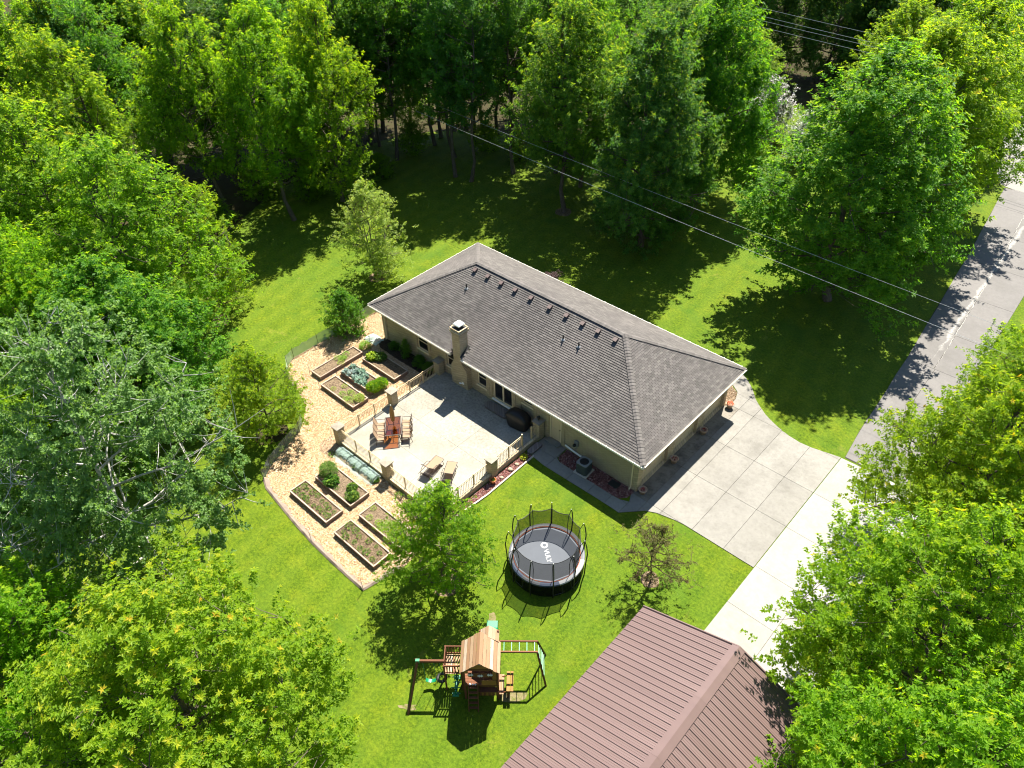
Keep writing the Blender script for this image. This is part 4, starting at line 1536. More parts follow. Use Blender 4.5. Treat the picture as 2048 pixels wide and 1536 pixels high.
for k in range(NP):
    a0, a1 = 2 * math.pi * (k + .5) / NP - .42, 2 * math.pi * (k + 1.5) / NP - .42
    for s in range(3):
        q0, q1 = s / 3, (s + 1) / 3
        A0 = Vector((1.68 * math.cos(a0), 1.68 * math.sin(a0), 0)).lerp(Vector((1.68 * math.cos(a1), 1.68 * math.sin(a1), 0)), q0)
        A1 = Vector((1.68 * math.cos(a0), 1.68 * math.sin(a0), 0)).lerp(Vector((1.68 * math.cos(a1), 1.68 * math.sin(a1), 0)), q1)
        sag = lambda q: -.12 * (1 - (2 * q - 1) ** 2)
        mb.poly([(A0.x, A0.y, TZ + .05), (A1.x, A1.y, TZ + .05), (A1.x * 1.03, A1.y * 1.03, 2.45 + sag(q1)), (A0.x * 1.03, A0.y * 1.03, 2.45 + sag(q0))])
mb.build('safety_net', M['blacknet'], tp)
mb = MB()
for k in range(NP):
    a0, a1 = 2 * math.pi * (k + .5) / NP - .42, 2 * math.pi * (k + 1.5) / NP - .42
    r = 1.73
    A, B = Vector((r * math.cos(a0), r * math.sin(a0), 2.45)), Vector((r * math.cos(a1), r * math.sin(a1), 2.45))
    pts = [A.lerp(B, s / 4) + Vector((0, 0, -.12 * (1 - (2 * s / 4 - 1) ** 2))) for s in range(5)]
    mb.tube(pts, .018, 5)
mb.build('net_rim', M['black'], tp)
# emblem ring and lettering printed on the mat
cu = bpy.data.curves.new('lettering', 'FONT')
cu.body = 'VULY'
cu.size = 0.34
cu.align_x = 'LEFT'
cu.align_y = 'CENTER'
cu.offset = 0.008
tmp = bpy.data.objects.new('tmp', cu)
COL.objects.link(tmp)
me = bpy.data.meshes.new_from_object(tmp)
bpy.data.objects.remove(tmp)
me.materials.append(M['litpad_print'])
LA = math.atan2(-0.727, 0.686) + 0.20
o = link('lettering', me, jm)
dv = Vector((math.cos(LA), math.sin(LA)))
pv = Vector((-math.sin(LA), math.cos(LA)))
c0 = Vector((-0.40, 0.30))
o.location = (c0.x + dv.x * .22, c0.y + dv.y * .22, TZ + .005)
o.rotation_euler = (0, 0, LA)
mb = MB()
for k in range(24):
    t0, t1 = 2 * math.pi * k / 24, 2 * math.pi * (k + 1) / 24
    mb.poly([(.10 * math.cos(t0), .10 * math.sin(t0), 0), (.19 * math.cos(t0), .19 * math.sin(t0), 0), (.19 * math.cos(t1), .19 * math.sin(t1), 0), (.10 * math.cos(t1), .10 * math.sin(t1), 0)])
o = mb.build('emblem', M['litpad_print'], jm)
o.location = (c0.x - dv.x * .05, c0.y - dv.y * .05, TZ + .005)

# ------------------------------------------------------------------ wooden playset
def wood(name, a, b, c):
    k = NM(name, 0.75, 0.25)
    r = k.orand()
    col = k.ramp(r, [(0.0, a), (0.5, b), (1.0, c)])
    g = k.noise(5.0, 5.0, 0.65, k.scale(k.obj(), (9.0, 0.9, 9.0)))
    col = k.mix(k.maprange(g, 0.35, 0.7, 0, 0.6), col, tuple(x * 0.55 for x in b))
    kn = k.voro(3.2, k.scale(k.obj(), (2.2, 0.8, 2.2)), 'Distance')
    col = k.mix(k.maprange(kn, 0.09, 0.05, 0, 0.75), col, (0.08, 0.035, 0.015))
    k.color(col).bump(g, 0.2, 0.01)
    return k.m


M['roofwood'] = wood('cedar_roof_board', (0.27, 0.135, 0.07), (0.36, 0.235, 0.145), (0.47, 0.38, 0.30))
M['redwood'] = wood('red_brown_timber', (0.12, 0.045, 0.022), (0.165, 0.065, 0.032), (0.21, 0.09, 0.048))
M['yellowwood'] = wood('golden_timber', (0.27, 0.13, 0.035), (0.33, 0.17, 0.05), (0.40, 0.24, 0.10))
M['green'] = plain('green_plastic', (0.004, 0.17, 0.075), 0.35, 0.5, 0.06)
M['teal'] = plain('pale_teal_plastic', (0.07, 0.30, 0.21), 0.35, 0.5, 0.05)
M['chain'] = plain('green_coated_chain', (0.02, 0.20, 0.12), 0.5, 0.4, 0.1)
PA = math.radians(41.5)
# local x runs along the set, local y toward the back; front gable peak is at the origin
ps = thing('playset', 'wooden climbing playhouse with plank roof, ladder, green slide and monkey bars', 'playset', (24.45, -14.11, 0), PA)


def P(name, m, mb, parent=None):
    return mb.build(name, m, parent or ps)


FZ = 1.30
hx0, hx1, hy0, hy1 = -.66, .80, .16, 1.32
for x in (hx0, hx1):
    for y in (hy0, hy1):
        P('post', M['redwood'], MB().box(x - .045, x + .045, y - .045, y + .045, 0, 2.72))
for k in range(9):
    y = hy0 - .05 + k * (hy1 - hy0 + .1) / 9
    P('floor_board', M['redwood'], MB().box(hx0 - .05, hx1 + .05, y, y + .125, FZ - .04, FZ))
# walls: front with window opening, banded boards below
P('beam', M['redwood'], MB().box(hx0, hx1, hy0 - .05, hy0 - .01, FZ - .16, FZ - .045))
P('beam', M['redwood'], MB().box(hx0, hx1, hy0 - .05, hy0 - .01, 2.50, 2.62))
gb = P('gable_board', M['yellowwood'], MB().prism([(hx0 - .02, 0), (hx1 + .02, 0), (.07, .80)], 0, .03))
gb.matrix_local = Matrix.Translation((0, hy0 - .01, 2.63)) @ Matrix.Rotation(math.pi / 2, 4, 'X')
P('corner_panel', M['yellowwood'], MB().box(hx0 + .05, hx0 + .20, hy0 - .045, hy0 - .015, 2.26, 2.50))
P('corner_panel', M['yellowwood'], MB().box(hx1 - .22, hx1 - .05, hy0 - .045, hy0 - .015, 1.72, 2.50))
P('front_panel', M['yellowwood'], MB().box(.10, hx1 - .06, hy0 - .075, hy0 - .05, FZ + .05, FZ + .42))
P('valance_board', M['redwood'], MB().box(hx0 + .21, hx1 - .23, hy0 - .06, hy0 - .03, 1.98, 2.30))
for cx, dz in ((-.36, .04), (.07, -.04), (.48, .04)):
    mb = MB()
    for t in (-.05, .05):
        mb.box(cx + t - .014, cx + t + .014, hy0 - .085, hy0 - .063, 2.06 + dz, 2.26 + dz)
        mb.box(cx - .12, cx + .12, hy0 - .087, hy0 - .066, 2.145 + dz + t * .6, 2.17 + dz + t * .6)
    P('window_lattice', M['white'], mb)
mb = MB()
for k in range(5):
    t = k / 5 * 2 * math.pi
    mb.lathe([(.035, 0), (0, .015)], 8, (.09 + .05 * math.cos(t), hy0 - .05, 3.10 + .05 * math.sin(t)))
P('gable_flower', M['white'], mb)
for sx in (hx0 - .02, hx1 + .02):
    for k in range(5):
        P('side_board', M['redwood'], MB().box(sx - .015, sx + .015, hy0 + .05, hy1 - .05, FZ + .05 + k * .16, FZ + .05 + k * .16 + .14))
for k in range(8):
    x = hx0 + .06 + k * .175
    P('back_board', M['redwood'], MB().box(x, x + .15, hy1 + .01, hy1 + .04, FZ, FZ + .6))
# lower storefront with striped slats
for k in range(8):
    x = -.04 + k * .10
    P('counter_slat', M['yellowwood'] if k % 2 else M['redwood'], MB().box(x, x + .085, hy0 - .03, hy0 + .0, .30, .78))
P('counter', M['redwood'], MB().box(-.06, hx1 + .02, hy0 - .14, hy0 + .10, .79, .83))
for k in range(6):
    z = .2 + k * .17
    P('lower_board', M['redwood'], MB().box(hx0 + .06, hx1 - .06, hy1 - .02, hy1 + .01, z, z + .15))
for k in range(3):
    P('hand_hold', M['white'], MB().lathe([(.04, 0), (.045, .02), (0, .035)], 8, (-.42 + k * .12, hy0 - .05, FZ + .02)))
# plank roof, each plank a board running front to back
RZ, EZ = 3.50, 2.66
for side in (-1, 1):
    x_r, x_e = .07, (-.80 if side < 0 else .94)
    n = 6
    for k in range(n):
        a, b = k / n, (k + 1) / n
        xa, xb = x_r + (x_e - x_r) * a, x_r + (x_e - x_r) * b
        za, zb = RZ + (EZ - RZ) * a, RZ + (EZ - RZ) * b
        xb -= (x_e - x_r) * .012
        zb -= (EZ - RZ) * .012
        lift = .004 * (k % 2)
        f, bk = -.10 + random.uniform(-.02, .02), 1.38 + random.uniform(-.02, .02)
        mb = MB()
        v = []
        for y in (f, bk):
            v += [(xa, y, za + lift), (xb, y, zb + lift), (xb, y, zb + lift - .035), (xa, y, za + lift - .035)]
        mb.v = v
        mb.f = [(0, 1, 2, 3), (7, 6, 5, 4), (0, 4, 5, 1), (1, 5, 6, 2), (2, 6, 7, 3), (3, 7, 4, 0)]
        P('roof_plank', M['roofwood'], mb)
# small lean roof over the slide exit
for side in (-1, 1):
    x_r, x_e = .40, (-.04 if side < 0 else .86)
    for k in range(3):
        a, b = k / 3, (k + 1) / 3 - .015
        xa, xb = x_r + (x_e - x_r) * a, x_r + (x_e - x_r) * b
        za, zb = 3.19 - .40 * a, 3.19 - .40 * b
        mb = MB()
        v = []
        for y in (1.30, 1.86):
            v += [(xa, y, za), (xb, y, zb), (xb, y, zb - .03), (xa, y, za - .03)]
        mb.v = v
        mb.f = [(0, 1, 2, 3), (7, 6, 5, 4), (0, 4, 5, 1), (1, 5, 6, 2), (2, 6, 7, 3), (3, 7, 4, 0)]
        P('roof_plank', M['roofwood'], mb)
for x in (0.0, .80):
    P('post', M['redwood'], MB().box(x - .035, x + .035, 1.74, 1.81, 0, 2.92))
# ladder at the front
for x in (-.50, -.08):
    P('ladder_rail', M['redwood'], MB().beam((x, -.44, 0), (x, .12, FZ + .05), .035, .09))
for k in range(5):
    t = (k + .7) / 5.4
    P('ladder_rung', M['redwood'], MB().box(-.49, -.09, -.44 + .56 * t - .05, -.44 + .56 * t + .05, (FZ + .05) * t - .02, (FZ + .05) * t + .015))
# side deck with railings
dx0, dx1, dy0, dy1, DZ = -1.56, -.82, .55, 1.48, 1.42
for x in (dx0, dx1):
    for y in (dy0, dy1):
        P('post', M['redwood'], MB().box(x - .035, x + .035, y - .035, y + .035, 0, 2.12))
for k in range(7):
    x = dx0 + k * (dx1 - dx0) / 7
    P('deck_board', M['roofwood'], MB().box(x + .012, x + .095, dy0, dy1, DZ - .03, DZ))
for (a, b) in (((dx0, dy0), (dx1, dy0)), ((dx0, dy1), (dx1, dy1)), ((dx0, dy0), (dx0, dy1))):
    P('deck_rail', M['redwood'], MB().beam((a[0], a[1], 2.08), (b[0], b[1], 2.08), .04, .09))
    P('deck_rail', M['redwood'], MB().beam((a[0], a[1], 1.52), (b[0], b[1], 1.52), .03, .08))
    for k in range(1, 6):
        t = k / 6
        x, y = a[0] + (b[0] - a[0]) * t, a[1] + (b[1] - a[1]) * t
        P('baluster', M['redwood'], MB().box(x - .02, x + .02, y - .02, y + .02, 1.50, 2.06))
# swing beam and A-frame
SY = .74
P('swing_beam', M['redwood'], MB().beam((dx0 + .02, SY, 2.15), (-2.76, SY, 2.15), .09, .14))
for y in (-.60, 2.0):
    P('swing_leg', M['redwood'], MB().beam((-2.70, SY, 2.20), (-3.18, y, 0), .08, .10))
P('swing_brace', M['redwood'], MB().beam((-2.95, .05, 1.0), (-2.95, 1.43, 1.0), .05, .08))
P('beam_bracket', M['green'], MB().box(-2.80, -2.62, SY - .06, SY + .06, 2.06, 2.24))
sw = P('swing_seat', M['green'], MB().box(-2.44, -2.40, 0, .001, 0, .001))
mb = MB()
for k in range(8):
    t0, t1 = -1 + k / 4, -1 + (k + 1) / 4
    z0, z1 = .42 + .11 * t0 * t0, .42 + .11 * t1 * t1
    for dz in (0, -.015):
        mb.poly([(-2.26 + .24 * t0, .66, z0 + dz), (-2.26 + .24 * t1, .66, z1 + dz), (-2.26 + .24 * t1, .82, z1 + dz), (-2.26 + .24 * t0, .82, z0 + dz)])
sw.data = mb.mesh('swing_seat', M['green'])
MB().tube([(-2.50, SY, .53), (-2.50, SY, 2.1)], .012, 5).tube([(-2.02, SY, .53), (-2.02, SY, 2.1)], .012, 5).build('chain', M['chain'], sw)
ty = P('tyre_swing', M['black'], MB().tube([(-1.76 + .19 * math.cos(t * .3927), SY + .0 + .19 * math.sin(t * .3927), .70) for t in range(17)], .07, 8, False))
mb = MB()
for t in range(3):
    a = t * 2.094
    mb.tube([(-1.76 + .19 * math.cos(a), SY + .19 * math.sin(a), .75), (-1.76, SY, 1.6)], .009, 5)
mb.tube([(-1.76, SY, 1.6), (-1.76, SY, 2.1)], .010, 5)
mb.build('rope', M['chain'], ty)
# two-seat green glider under the deck
gl = P('glider', M['green'], MB().beam((-1.08, -.02, .55), (-1.08, .86, .55), .09, .10).beam((-1.08, .02, .55), (-1.08, .02, .95), .06).beam((-1.08, .82, .55), (-1.08, .82, .95), .06))
for y, d in ((.02, 1), (.82, -1)):
    MB().bbox(-1.22, -.94, y - .10, y + .10, .58, .64, .02).build('seat', M['green'], gl)
    MB().tube([(-1.28, y + d * .16, .92), (-.88, y + d * .16, .92)], .025, 6).build('handle', M['green'], gl)
    MB().tube([(-1.26, y + d * .14, .42), (-.90, y + d * .14, .42)], .025, 6).build('foot_rest', M['teal'], gl)
MB().bbox(-1.16, -1.0, .25, .60, .66, .74, .03).build('body_panel', M['teal'], gl)
MB().tube([(-1.08, .05, .95), (-1.08, .30, 2.0)], .010, 5).tube([(-1.08, .80, .95), (-1.08, .55, 2.0)], .010, 5).build('rope', M['chain'], gl)
P('glider_beam', M['redwood'], MB().beam((-1.08, .30, 1.98), (-1.08, .56, 1.98), .06))
# slide out of the back
sl = P('slide', M['green'], MB())
mb = MB()
pts = [(1.80, 1.28), (2.1, 1.20), (2.6, .80), (3.1, .42), (3.55, .22), (3.95, .18)]
for (y0, z0), (y1, z1) in zip(pts, pts[1:]):
    sec = [(-.27, .14), (-.25, .0), (.25, .0), (.27, .14)]
    for (a, za), (b, zb) in zip(sec, sec[1:]):
        mb.poly([(.40 + a, y0, z0 + za), (.40 + b, y0, z0 + zb), (.40 + b, y1, z1 + zb), (.40 + a, y1, z1 + za)])
        mb.poly([(.40 + a * 1.05, y0, z0 + za - .02), (.40 + b * 1.05, y0, z0 + zb - .02), (.40 + b * 1.05, y1, z1 + zb - .02), (.40 + a * 1.05, y1, z1 + za - .02)][::-1])
sl.data = mb.mesh('slide', M['green'])
# monkey bars with a slanted end ladder
for y in (1.23, 1.74):
    P('monkey_rail', M['redwood'], MB().beam((.84, y, 2.10), (2.54, y, 2.10), .06, .09))
    P('end_post', M['redwood'], MB().beam((2.52, y, 2.12), (2.92, y + (.50 if y > 1.5 else -.48), 0), .06, .09))
for k in range(5):
    x = 1.05 + k * .34
    P('rung', M['teal'], MB().tube([(x, 1.25, 2.10), (x, 1.72, 2.10)], .018, 6))
for k in range(5):
    t = .16 + k * .16
    P('rung', M['green'], MB().tube([(2.52 + .40 * t, 1.23 - .48 * t, 2.12 * (1 - t)), (2.52 + .40 * t, 1.74 + .50 * t, 2.12 * (1 - t))], .018, 6))
# picnic bench on the right
for x, z, w in ((.80, .42, .13), (.94, .42, .10), (1.16, .70, .15), (1.33, .70, .13)):
    P('bench_plank' if z < .6 else 'table_plank', M['roofwood'] if z < .6 else M['yellowwood'], MB().box(x, x + w, .12, 1.06, z, z + .035))
for y in (.20, .95):
    P('bench_support', M['redwood'], MB().beam((.85, y, .40), (.85, y, 0), .06).beam((1.25, y, .69), (1.20, y, 0), .06).beam((.80, y, .38), (1.45, y, .66), .04))

# ------------------------------------------------------------------ air conditioner
ac = thing('air_conditioner', 'grey air conditioning unit on the lava rock by the garage wall', 'air conditioner', (19.28, -.18, .03), .06)
MB().bbox(-.45, .45, -.45, .45, 0, .06, .01).build('pad', M['kerb'], ac)
mb = MB()
pts = []
for (cx, cy, a0) in ((.24, .24, 0), (-.24, .24, 90), (-.24, -.24, 180), (.24, -.24, 270)):
    for k in range(4):
        t = math.radians(a0 + 30 * k)
        pts.append((cx + .12 * math.cos(t), cy + .12 * math.sin(t)))
mb.prism(pts, .06, .80)
M['acgrey'] = plain('grey_green_enamel', (0.065, 0.078, 0.078), 0.5, 0.4, 0.1)
MB_body = mb.build('casing', M['acgrey'], ac)
for k in range(18):
    z = .12 + k * .036
    MB().prism([(p[0] * 1.02, p[1] * 1.02) for p in pts], z, z + .012).build('louvre', M['acgrey'], ac)
MB().prism([(p[0] * 1.03, p[1] * 1.03) for p in pts], .80, .83).build('lid', M['pvc'], ac)
MB().lathe([(.27, .001), (.25, .006), (0, .006)], 20, (0, 0, .832)).build('fan_opening', M['black'], ac)
mb = MB()
for k in range(8):
    t = k * math.pi / 8
    mb.tube([(.28 * math.cos(t), .28 * math.sin(t), .85), (-.28 * math.cos(t), -.28 * math.sin(t), .85)], .005, 4)
mb.build('fan_grille', M['black'], ac)
tag(MB().bbox(20.92, 21.52, -.05, .42, .03, .10, .02).build('drain_cover', M['black']), 'flat dark square cover lying on the lava rock', 'cover')

# ------------------------------------------------------------------ garden netting and stakes
def stake(x, y, h, lab, grp):
    s = thing('garden_stake', lab, 'stake', (x, y, 0), 0, grp)
    MB().tube([(0, 0, 0), (0, 0, h)], .013, 5).build('rod', M['black'], s)
    MB().lathe([(0, .02), (.02, 0), (.018, -.03)], 6, (0, 0, h)).build('tip', M['black'], s)


def netting(pts, h, m, label, name='garden_netting', step=1.2):
    t = thing(name, label, 'netting', (pts[0][0], pts[0][1], 0), 0)
    g = random.Random(len(pts) + pts[0][0])
    mb = MB()
    o = pts[0]
    P_ = []
    for a, b in zip(pts, pts[1:]):
        L = math.hypot(b[0] - a[0], b[1] - a[1])
        n = max(1, int(L / .3))
        for k in range(n):
            P_.append((a[0] + (b[0] - a[0]) * k / n - o[0], a[1] + (b[1] - a[1]) * k / n - o[1]))
    P_.append((pts[-1][0] - o[0], pts[-1][1] - o[1]))
    top = [(p[0] + g.uniform(-.05, .05), p[1] + g.uniform(-.05, .05), h + g.uniform(-.07, .05)) for p in P_]
    mid = [(p[0] + g.uniform(-.04, .04), p[1] + g.uniform(-.04, .04), h * .5) for p in P_]
    for i in range(len(P_) - 1):
        mb.poly([(*P_[i], .02), (*P_[i + 1], .02), mid[i + 1], mid[i]])
        mb.poly([mid[i], mid[i + 1], top[i + 1], top[i]])
    mb.build('mesh', m, t)
    for a in pts:
        MB().tube([(a[0] - o[0], a[1] - o[1], 0), (a[0] - o[0], a[1] - o[1], h + .12)], .014, 5).build('stake', M['black'], t)
    return t


netting([(-2.48, 2.9), (-2.5, .9), (-2.5, -1.1), (-2.5, -3.1), (-2.45, -5.2), (-2.05, -6.0), (-.93, -6.72), (.6, -7.1)], .85, M['greennet'], 'pale green netting round the far side of the garden')
netting([(3.3, -8.6), (3.98, -9.3), (4.5, -10.7), (5.08, -12.1), (5.7, -13.05)], .80, M['greynet'], 'dark netting round the garden corner by the small tree')
# fallen landscape fabric along the lawn edge
M['fabric'] = plain('grey_brown_landscape_fabric', (0.21, 0.165, 0.135), 0.9, 0.1, 0.45, 3.0)
ep = [(5.7, -13.05), (6.4, -13.35), (7.1, -13.45), (8.4, -13.6), (9.7, -13.76), (11.57, -13.92), (13.5, -13.98), (15.96, -13.97), (16.2, -12.8), (16.4, -11.6)]
mb = MB()
g = random.Random(9)
rows = []
for a, b in zip(ep, ep[1:]):
    n = max(2, int(math.hypot(b[0] - a[0], b[1] - a[1]) / .2))
    for k in range(n):
        t = k / n
        x, y = a[0] + (b[0] - a[0]) * t, a[1] + (b[1] - a[1]) * t
        d = Vector((b[0] - a[0], b[1] - a[1])).normalized()
        nn = Vector((-d.y, d.x))
        w = .24 + g.uniform(-.10, .08)
        rows.append([(x - nn.x * .05, y - nn.y * .05, .03), (x + nn.x * .04, y + nn.y * .04, .12 + g.uniform(-.03, .03)), (x + nn.x * w * .55, y + nn.y * w * .55, .075 + g.uniform(-.03, .03)), (x + nn.x * w, y + nn.y * w, .035)])
for r0, r1 in zip(rows, rows[1:]):
    for k in range(3):
        mb.poly([r0[k], r1[k], r1[k + 1], r0[k + 1]])
tag(mb.build('landscape_fabric', M['fabric'], None, True), 'crumpled grey brown fabric edging between wood chips and lawn', 'fabric')
for x, y, h, w in ((11.57, -13.9, .9, 'dark stake on the lawn edge by the seedling bed'), (15.98, -13.95, .95, 'dark stake at the pointed corner of the wood chips'), (-.15, -5.5, .85, 'thin stake at the end of the crosswise raised bed'), (1.55, -5.95, .9, 'thin stake at the outer corner of the weedy raised bed'), (1.4, -4.4, .9, 'thin stake between the weedy bed and the cabbage bed'), (2.45, -4.45, .9, 'thin stake beside the cabbages'), (.25, -.6, .9, 'thin stake in the wood chips by the house corner'), (1.6, -.75, .95, 'thin pale topped stake in the house shadow')):
    stake(x, y, h, w, 'thin garden stakes')

# covered row along the patio front
M['film'] = net('cloudy_row_cover_film', (0.45, 0.58, 0.54), 0.40)
tn = thing('row_cover', 'cloudy plastic row cover over greens below the patio fence', 'row cover', (7.2, -8.72, 0))
mb = MB()
g = random.Random(12)
nL, nA = 40, 8
V = []
for i in range(nL + 1):
    x = 3.6 * i / nL
    rib = .03 * abs(math.sin(i * 1.9))
    h = (.42 + g.uniform(-.04, .04)) * (0.55 if i in (0, nL) else 1) - rib - (.12 if i in (13, 26) else 0)
    for j in range(nA + 1):
        a = math.pi * j / nA
        V.append((x, -.36 * math.cos(a) + g.uniform(-.02, .02), max(.03, h * math.sin(a) ** .8 + g.uniform(-.015, .015))))
mb.v = V
for i in range(nL):
    for j in range(nA):
        a = i * (nA + 1) + j
        mb.f.append((a, a + nA + 1, a + nA + 2, a + 1))
mb.build('film', M['film'], tn)
for i in (0, 13, 26, 40):
    x = 3.6 * i / nL
    MB().tube([(x, -.37 * math.cos(math.pi * j / 8), .02 + .40 * math.sin(math.pi * j / 8)) for j in range(9)], .014, 5).build('hoop', M['black'], tn)
mb = MB()
rows = []
for i in range(25):
    x = .05 + 3.6 * i / 24
    w = .14 + g.uniform(-.05, .10) + (.12 if 2 < i < 9 else 0)
    rows.append([(x, -.36, .05), (x, -.38 - w * .5, .05 + g.uniform(0, .04)), (x, -.38 - w, .03)])
for r0, r1 in zip(rows, rows[1:]):
    for k in range(2):
        mb.poly([r0[k], r1[k], r1[k + 1], r0[k + 1]])
mb.build('loose_hem', M['film'], tn)
fl = thing('fleece_cover', 'crumpled pale green fleece by the house corner downspout', 'fleece', (0.25, -.15, 0))
mb = MB()
V = []
for i in range(9):
    for j in range(9):
        x, y = (i - 4) * .16, (j - 4) * .11
        V.append((x * (1 + g.uniform(-.1, .1)) - .1, y * (1 + g.uniform(-.1, .1)), max(.03, .34 * (1 - (x / .75) ** 2) * (1 - (y / .5) ** 2) + g.uniform(-.05, .05))))
mb.v = V
for i in range(8):
    for j in range(8):
        a = i * 9 + j
        mb.f.append((a, a + 9, a + 10, a + 1))
mb.build('cloth', net('pale_fleece', (0.48, 0.58, 0.54), 0.75), fl)

# ------------------------------------------------------------------ foliage
def leaf_material(name, stops, tipc, trans=0.42, tgain=(2.6, 2.35, 0.7), gloss=0.25, hue=0.16):
    """leaf colours by leaf, by age of the shoot and a little by tree"""
    k = NM(name, 0.55, gloss)
    r = k.attr('rnd')
    c = k.ramp(r, stops)
    tv = k.attr('tip')
    c = k.mix(tv, c, k.ramp(k.attr('tipr'), tipc))
    o = k.maprange(k.orand(), 0, 1, 1 - hue, 1 + hue)
    cc = k.n('CombineColor')
    k.l(o, cc.inputs[0])
    cc.inputs[1].default_value = 1.0
    k.l(o, cc.inputs[2])
    c = k.mix(1.0, c, cc.outputs[0], 'MULTIPLY')
    k.color(c)
    t = k.n('BsdfTranslucent')
    k.l(k.mix(1.0, c, tgain, 'MULTIPLY'), t.inputs['Color'])
    mx = k.n('MixShader')
    mx.inputs[0].default_value = trans
    k.l(k.b.outputs[0], mx.inputs[1])
    k.l(t.outputs[0], mx.inputs[2])
    k.l(mx.outputs[0], k.out.inputs[0])
    return k.m


YTIP = [(0.0, (0.15, 0.26, 0.012)), (0.6, (0.22, 0.31, 0.015)), (0.94, (0.30, 0.34, 0.02)), (1.0, (0.40, 0.30, 0.03))]
M['lf_maple'] = leaf_material('maple_leaf', [(0.0, (0.073, 0.168, 0.012)), (0.5, (0.112, 0.224, 0.014)), (1.0, (0.165, 0.289, 0.019))], YTIP, .58)
M['lf_maple_y'] = leaf_material('young_maple_leaf', [(0.0, (0.080, 0.175, 0.008)), (0.5, (0.125, 0.235, 0.010)), (1.0, (0.180, 0.295, 0.013))], [(0.0, (0.19, 0.30, 0.012)), (0.6, (0.28, 0.36, 0.015)), (0.90, (0.36, 0.38, 0.02)), (0.96, (0.40, 0.38, 0.025)), (1.0, (0.48, 0.30, 0.04))], .54)
M['lf_green'] = leaf_material('mid_green_leaf', [(0.0, (0.050, 0.139, 0.017)), (0.5, (0.077, 0.183, 0.020)), (1.0, (0.124, 0.242, 0.026))], YTIP[:2] + [(1.0, (0.307, 0.342, 0.024))], 0.54)
M['lf_dark'] = leaf_material('dark_green_leaf', [(0.0, (0.035, 0.104, 0.021)), (0.5, (0.057, 0.139, 0.025)), (1.0, (0.092, 0.186, 0.031))], [(0.0, (0.118, 0.212, 0.024)), (1.0, (0.307, 0.307, 0.024))], 0.48)
M['lf_poplar'] = leaf_material('poplar_leaf', [(0.0, (0.085, 0.175, 0.036)), (0.5, (0.130, 0.240, 0.055)), (1.0, (0.200, 0.320, 0.10))], [(0.0, (0.18, 0.29, 0.05)), (1.0, (0.28, 0.36, 0.04))], 0.46, (1.9, 1.8, 0.8), .55)
M['lf_birch'] = leaf_material('pale_green_leaf', [(0.0, (0.115, 0.215, 0.035)), (0.5, (0.175, 0.285, 0.055)), (1.0, (0.25, 0.36, 0.09))], [(0.0, (0.24, 0.34, 0.06)), (1.0, (0.30, 0.38, 0.10))], 0.5)
M['lf_purple'] = leaf_material('bronze_leaf', [(0.0, (0.085, 0.080, 0.034)), (0.5, (0.13, 0.125, 0.048)), (1.0, (0.14, 0.175, 0.05))], [(0.0, (0.16, 0.08, 0.04)), (1.0, (0.22, 0.13, 0.06))], 0.4, (1.8, 1.6, 0.8))
M['lf_red'] = leaf_material('dark_red_leaf', [(0.0, (0.10, 0.010, 0.012)), (0.5, (0.20, 0.020, 0.022)), (1.0, (0.33, 0.05, 0.05))], [(0.0, (0.40, 0.06, 0.06)), (1.0, (0.5, 0.12, 0.10))], 0.3, (1.5, 0.9, 0.8))
M['lf_maroon'] = leaf_material('maroon_leaf', [(0.0, (0.022, 0.009, 0.010)), (1.0, (0.055, 0.020, 0.022))], [(0.0, (0.06, 0.02, 0.02)), (1.0, (0.09, 0.03, 0.03))], 0.25, (1.4, 0.9, 0.9))
M['lf_lime'] = leaf_material('lime_leaf', [(0.0, (0.16, 0.24, 0.008)), (1.0, (0.30, 0.36, 0.012))], [(0.0, (0.34, 0.40, 0.02)), (1.0, (0.4, 0.42, 0.03))], 0.3, (1.3, 1.2, 0.8))
M['lf_veg'] = leaf_material('vegetable_leaf', [(0.0, (0.040, 0.115, 0.012)), (1.0, (0.115, 0.215, 0.022))], [(0.0, (0.14, 0.24, 0.02)), (1.0, (0.2, 0.27, 0.03))], 0.3, (1.4, 1.3, 0.8))
M['lf_cab'] = leaf_material('cabbage_leaf', [(0.0, (0.10, 0.17, 0.13)), (1.0, (0.24, 0.33, 0.28))], [(0.0, (0.25, 0.34, 0.25)), (1.0, (0.3, 0.4, 0.3))], 0.2, (1.2, 1.2, 1.0))
M['lf_white'] = leaf_material('white_blossom', [(0.0, (0.05, 0.11, 0.015)), (0.45, (0.10, 0.16, 0.03)), (0.55, (0.60, 0.60, 0.58)), (1.0, (0.75, 0.75, 0.74))], [(0.0, (0.7, 0.7, 0.7)), (1.0, (0.78, 0.78, 0.76))], 0.25, (1.1, 1.1, 1.0))


def bark(name, a, b):
    k = NM(name, 0.9, 0.15)
    g = k.noise(3.0, 5.0, 0.7, k.scale(k.obj(), (4, 4, 0.9)))
    k.color(k.mix(k.maprange(g, 0.3, 0.7), a, b)).bump(g, 0.6, 0.03)
    return k.m


M['bark'] = bark('grey_brown_bark', (0.050, 0.040, 0.030), (0.15, 0.125, 0.10))
M['barkwhite'] = bark('pale_grey_bark', (0.22, 0.21, 0.19), (0.55, 0.53, 0.50))
M['barkred'] = bark('brown_bark', (0.05, 0.030, 0.022), (0.12, 0.08, 0.06))


def unit(a):
    return a / np.maximum(np.linalg.norm(a, axis=-1, keepdims=True), 1e-9)


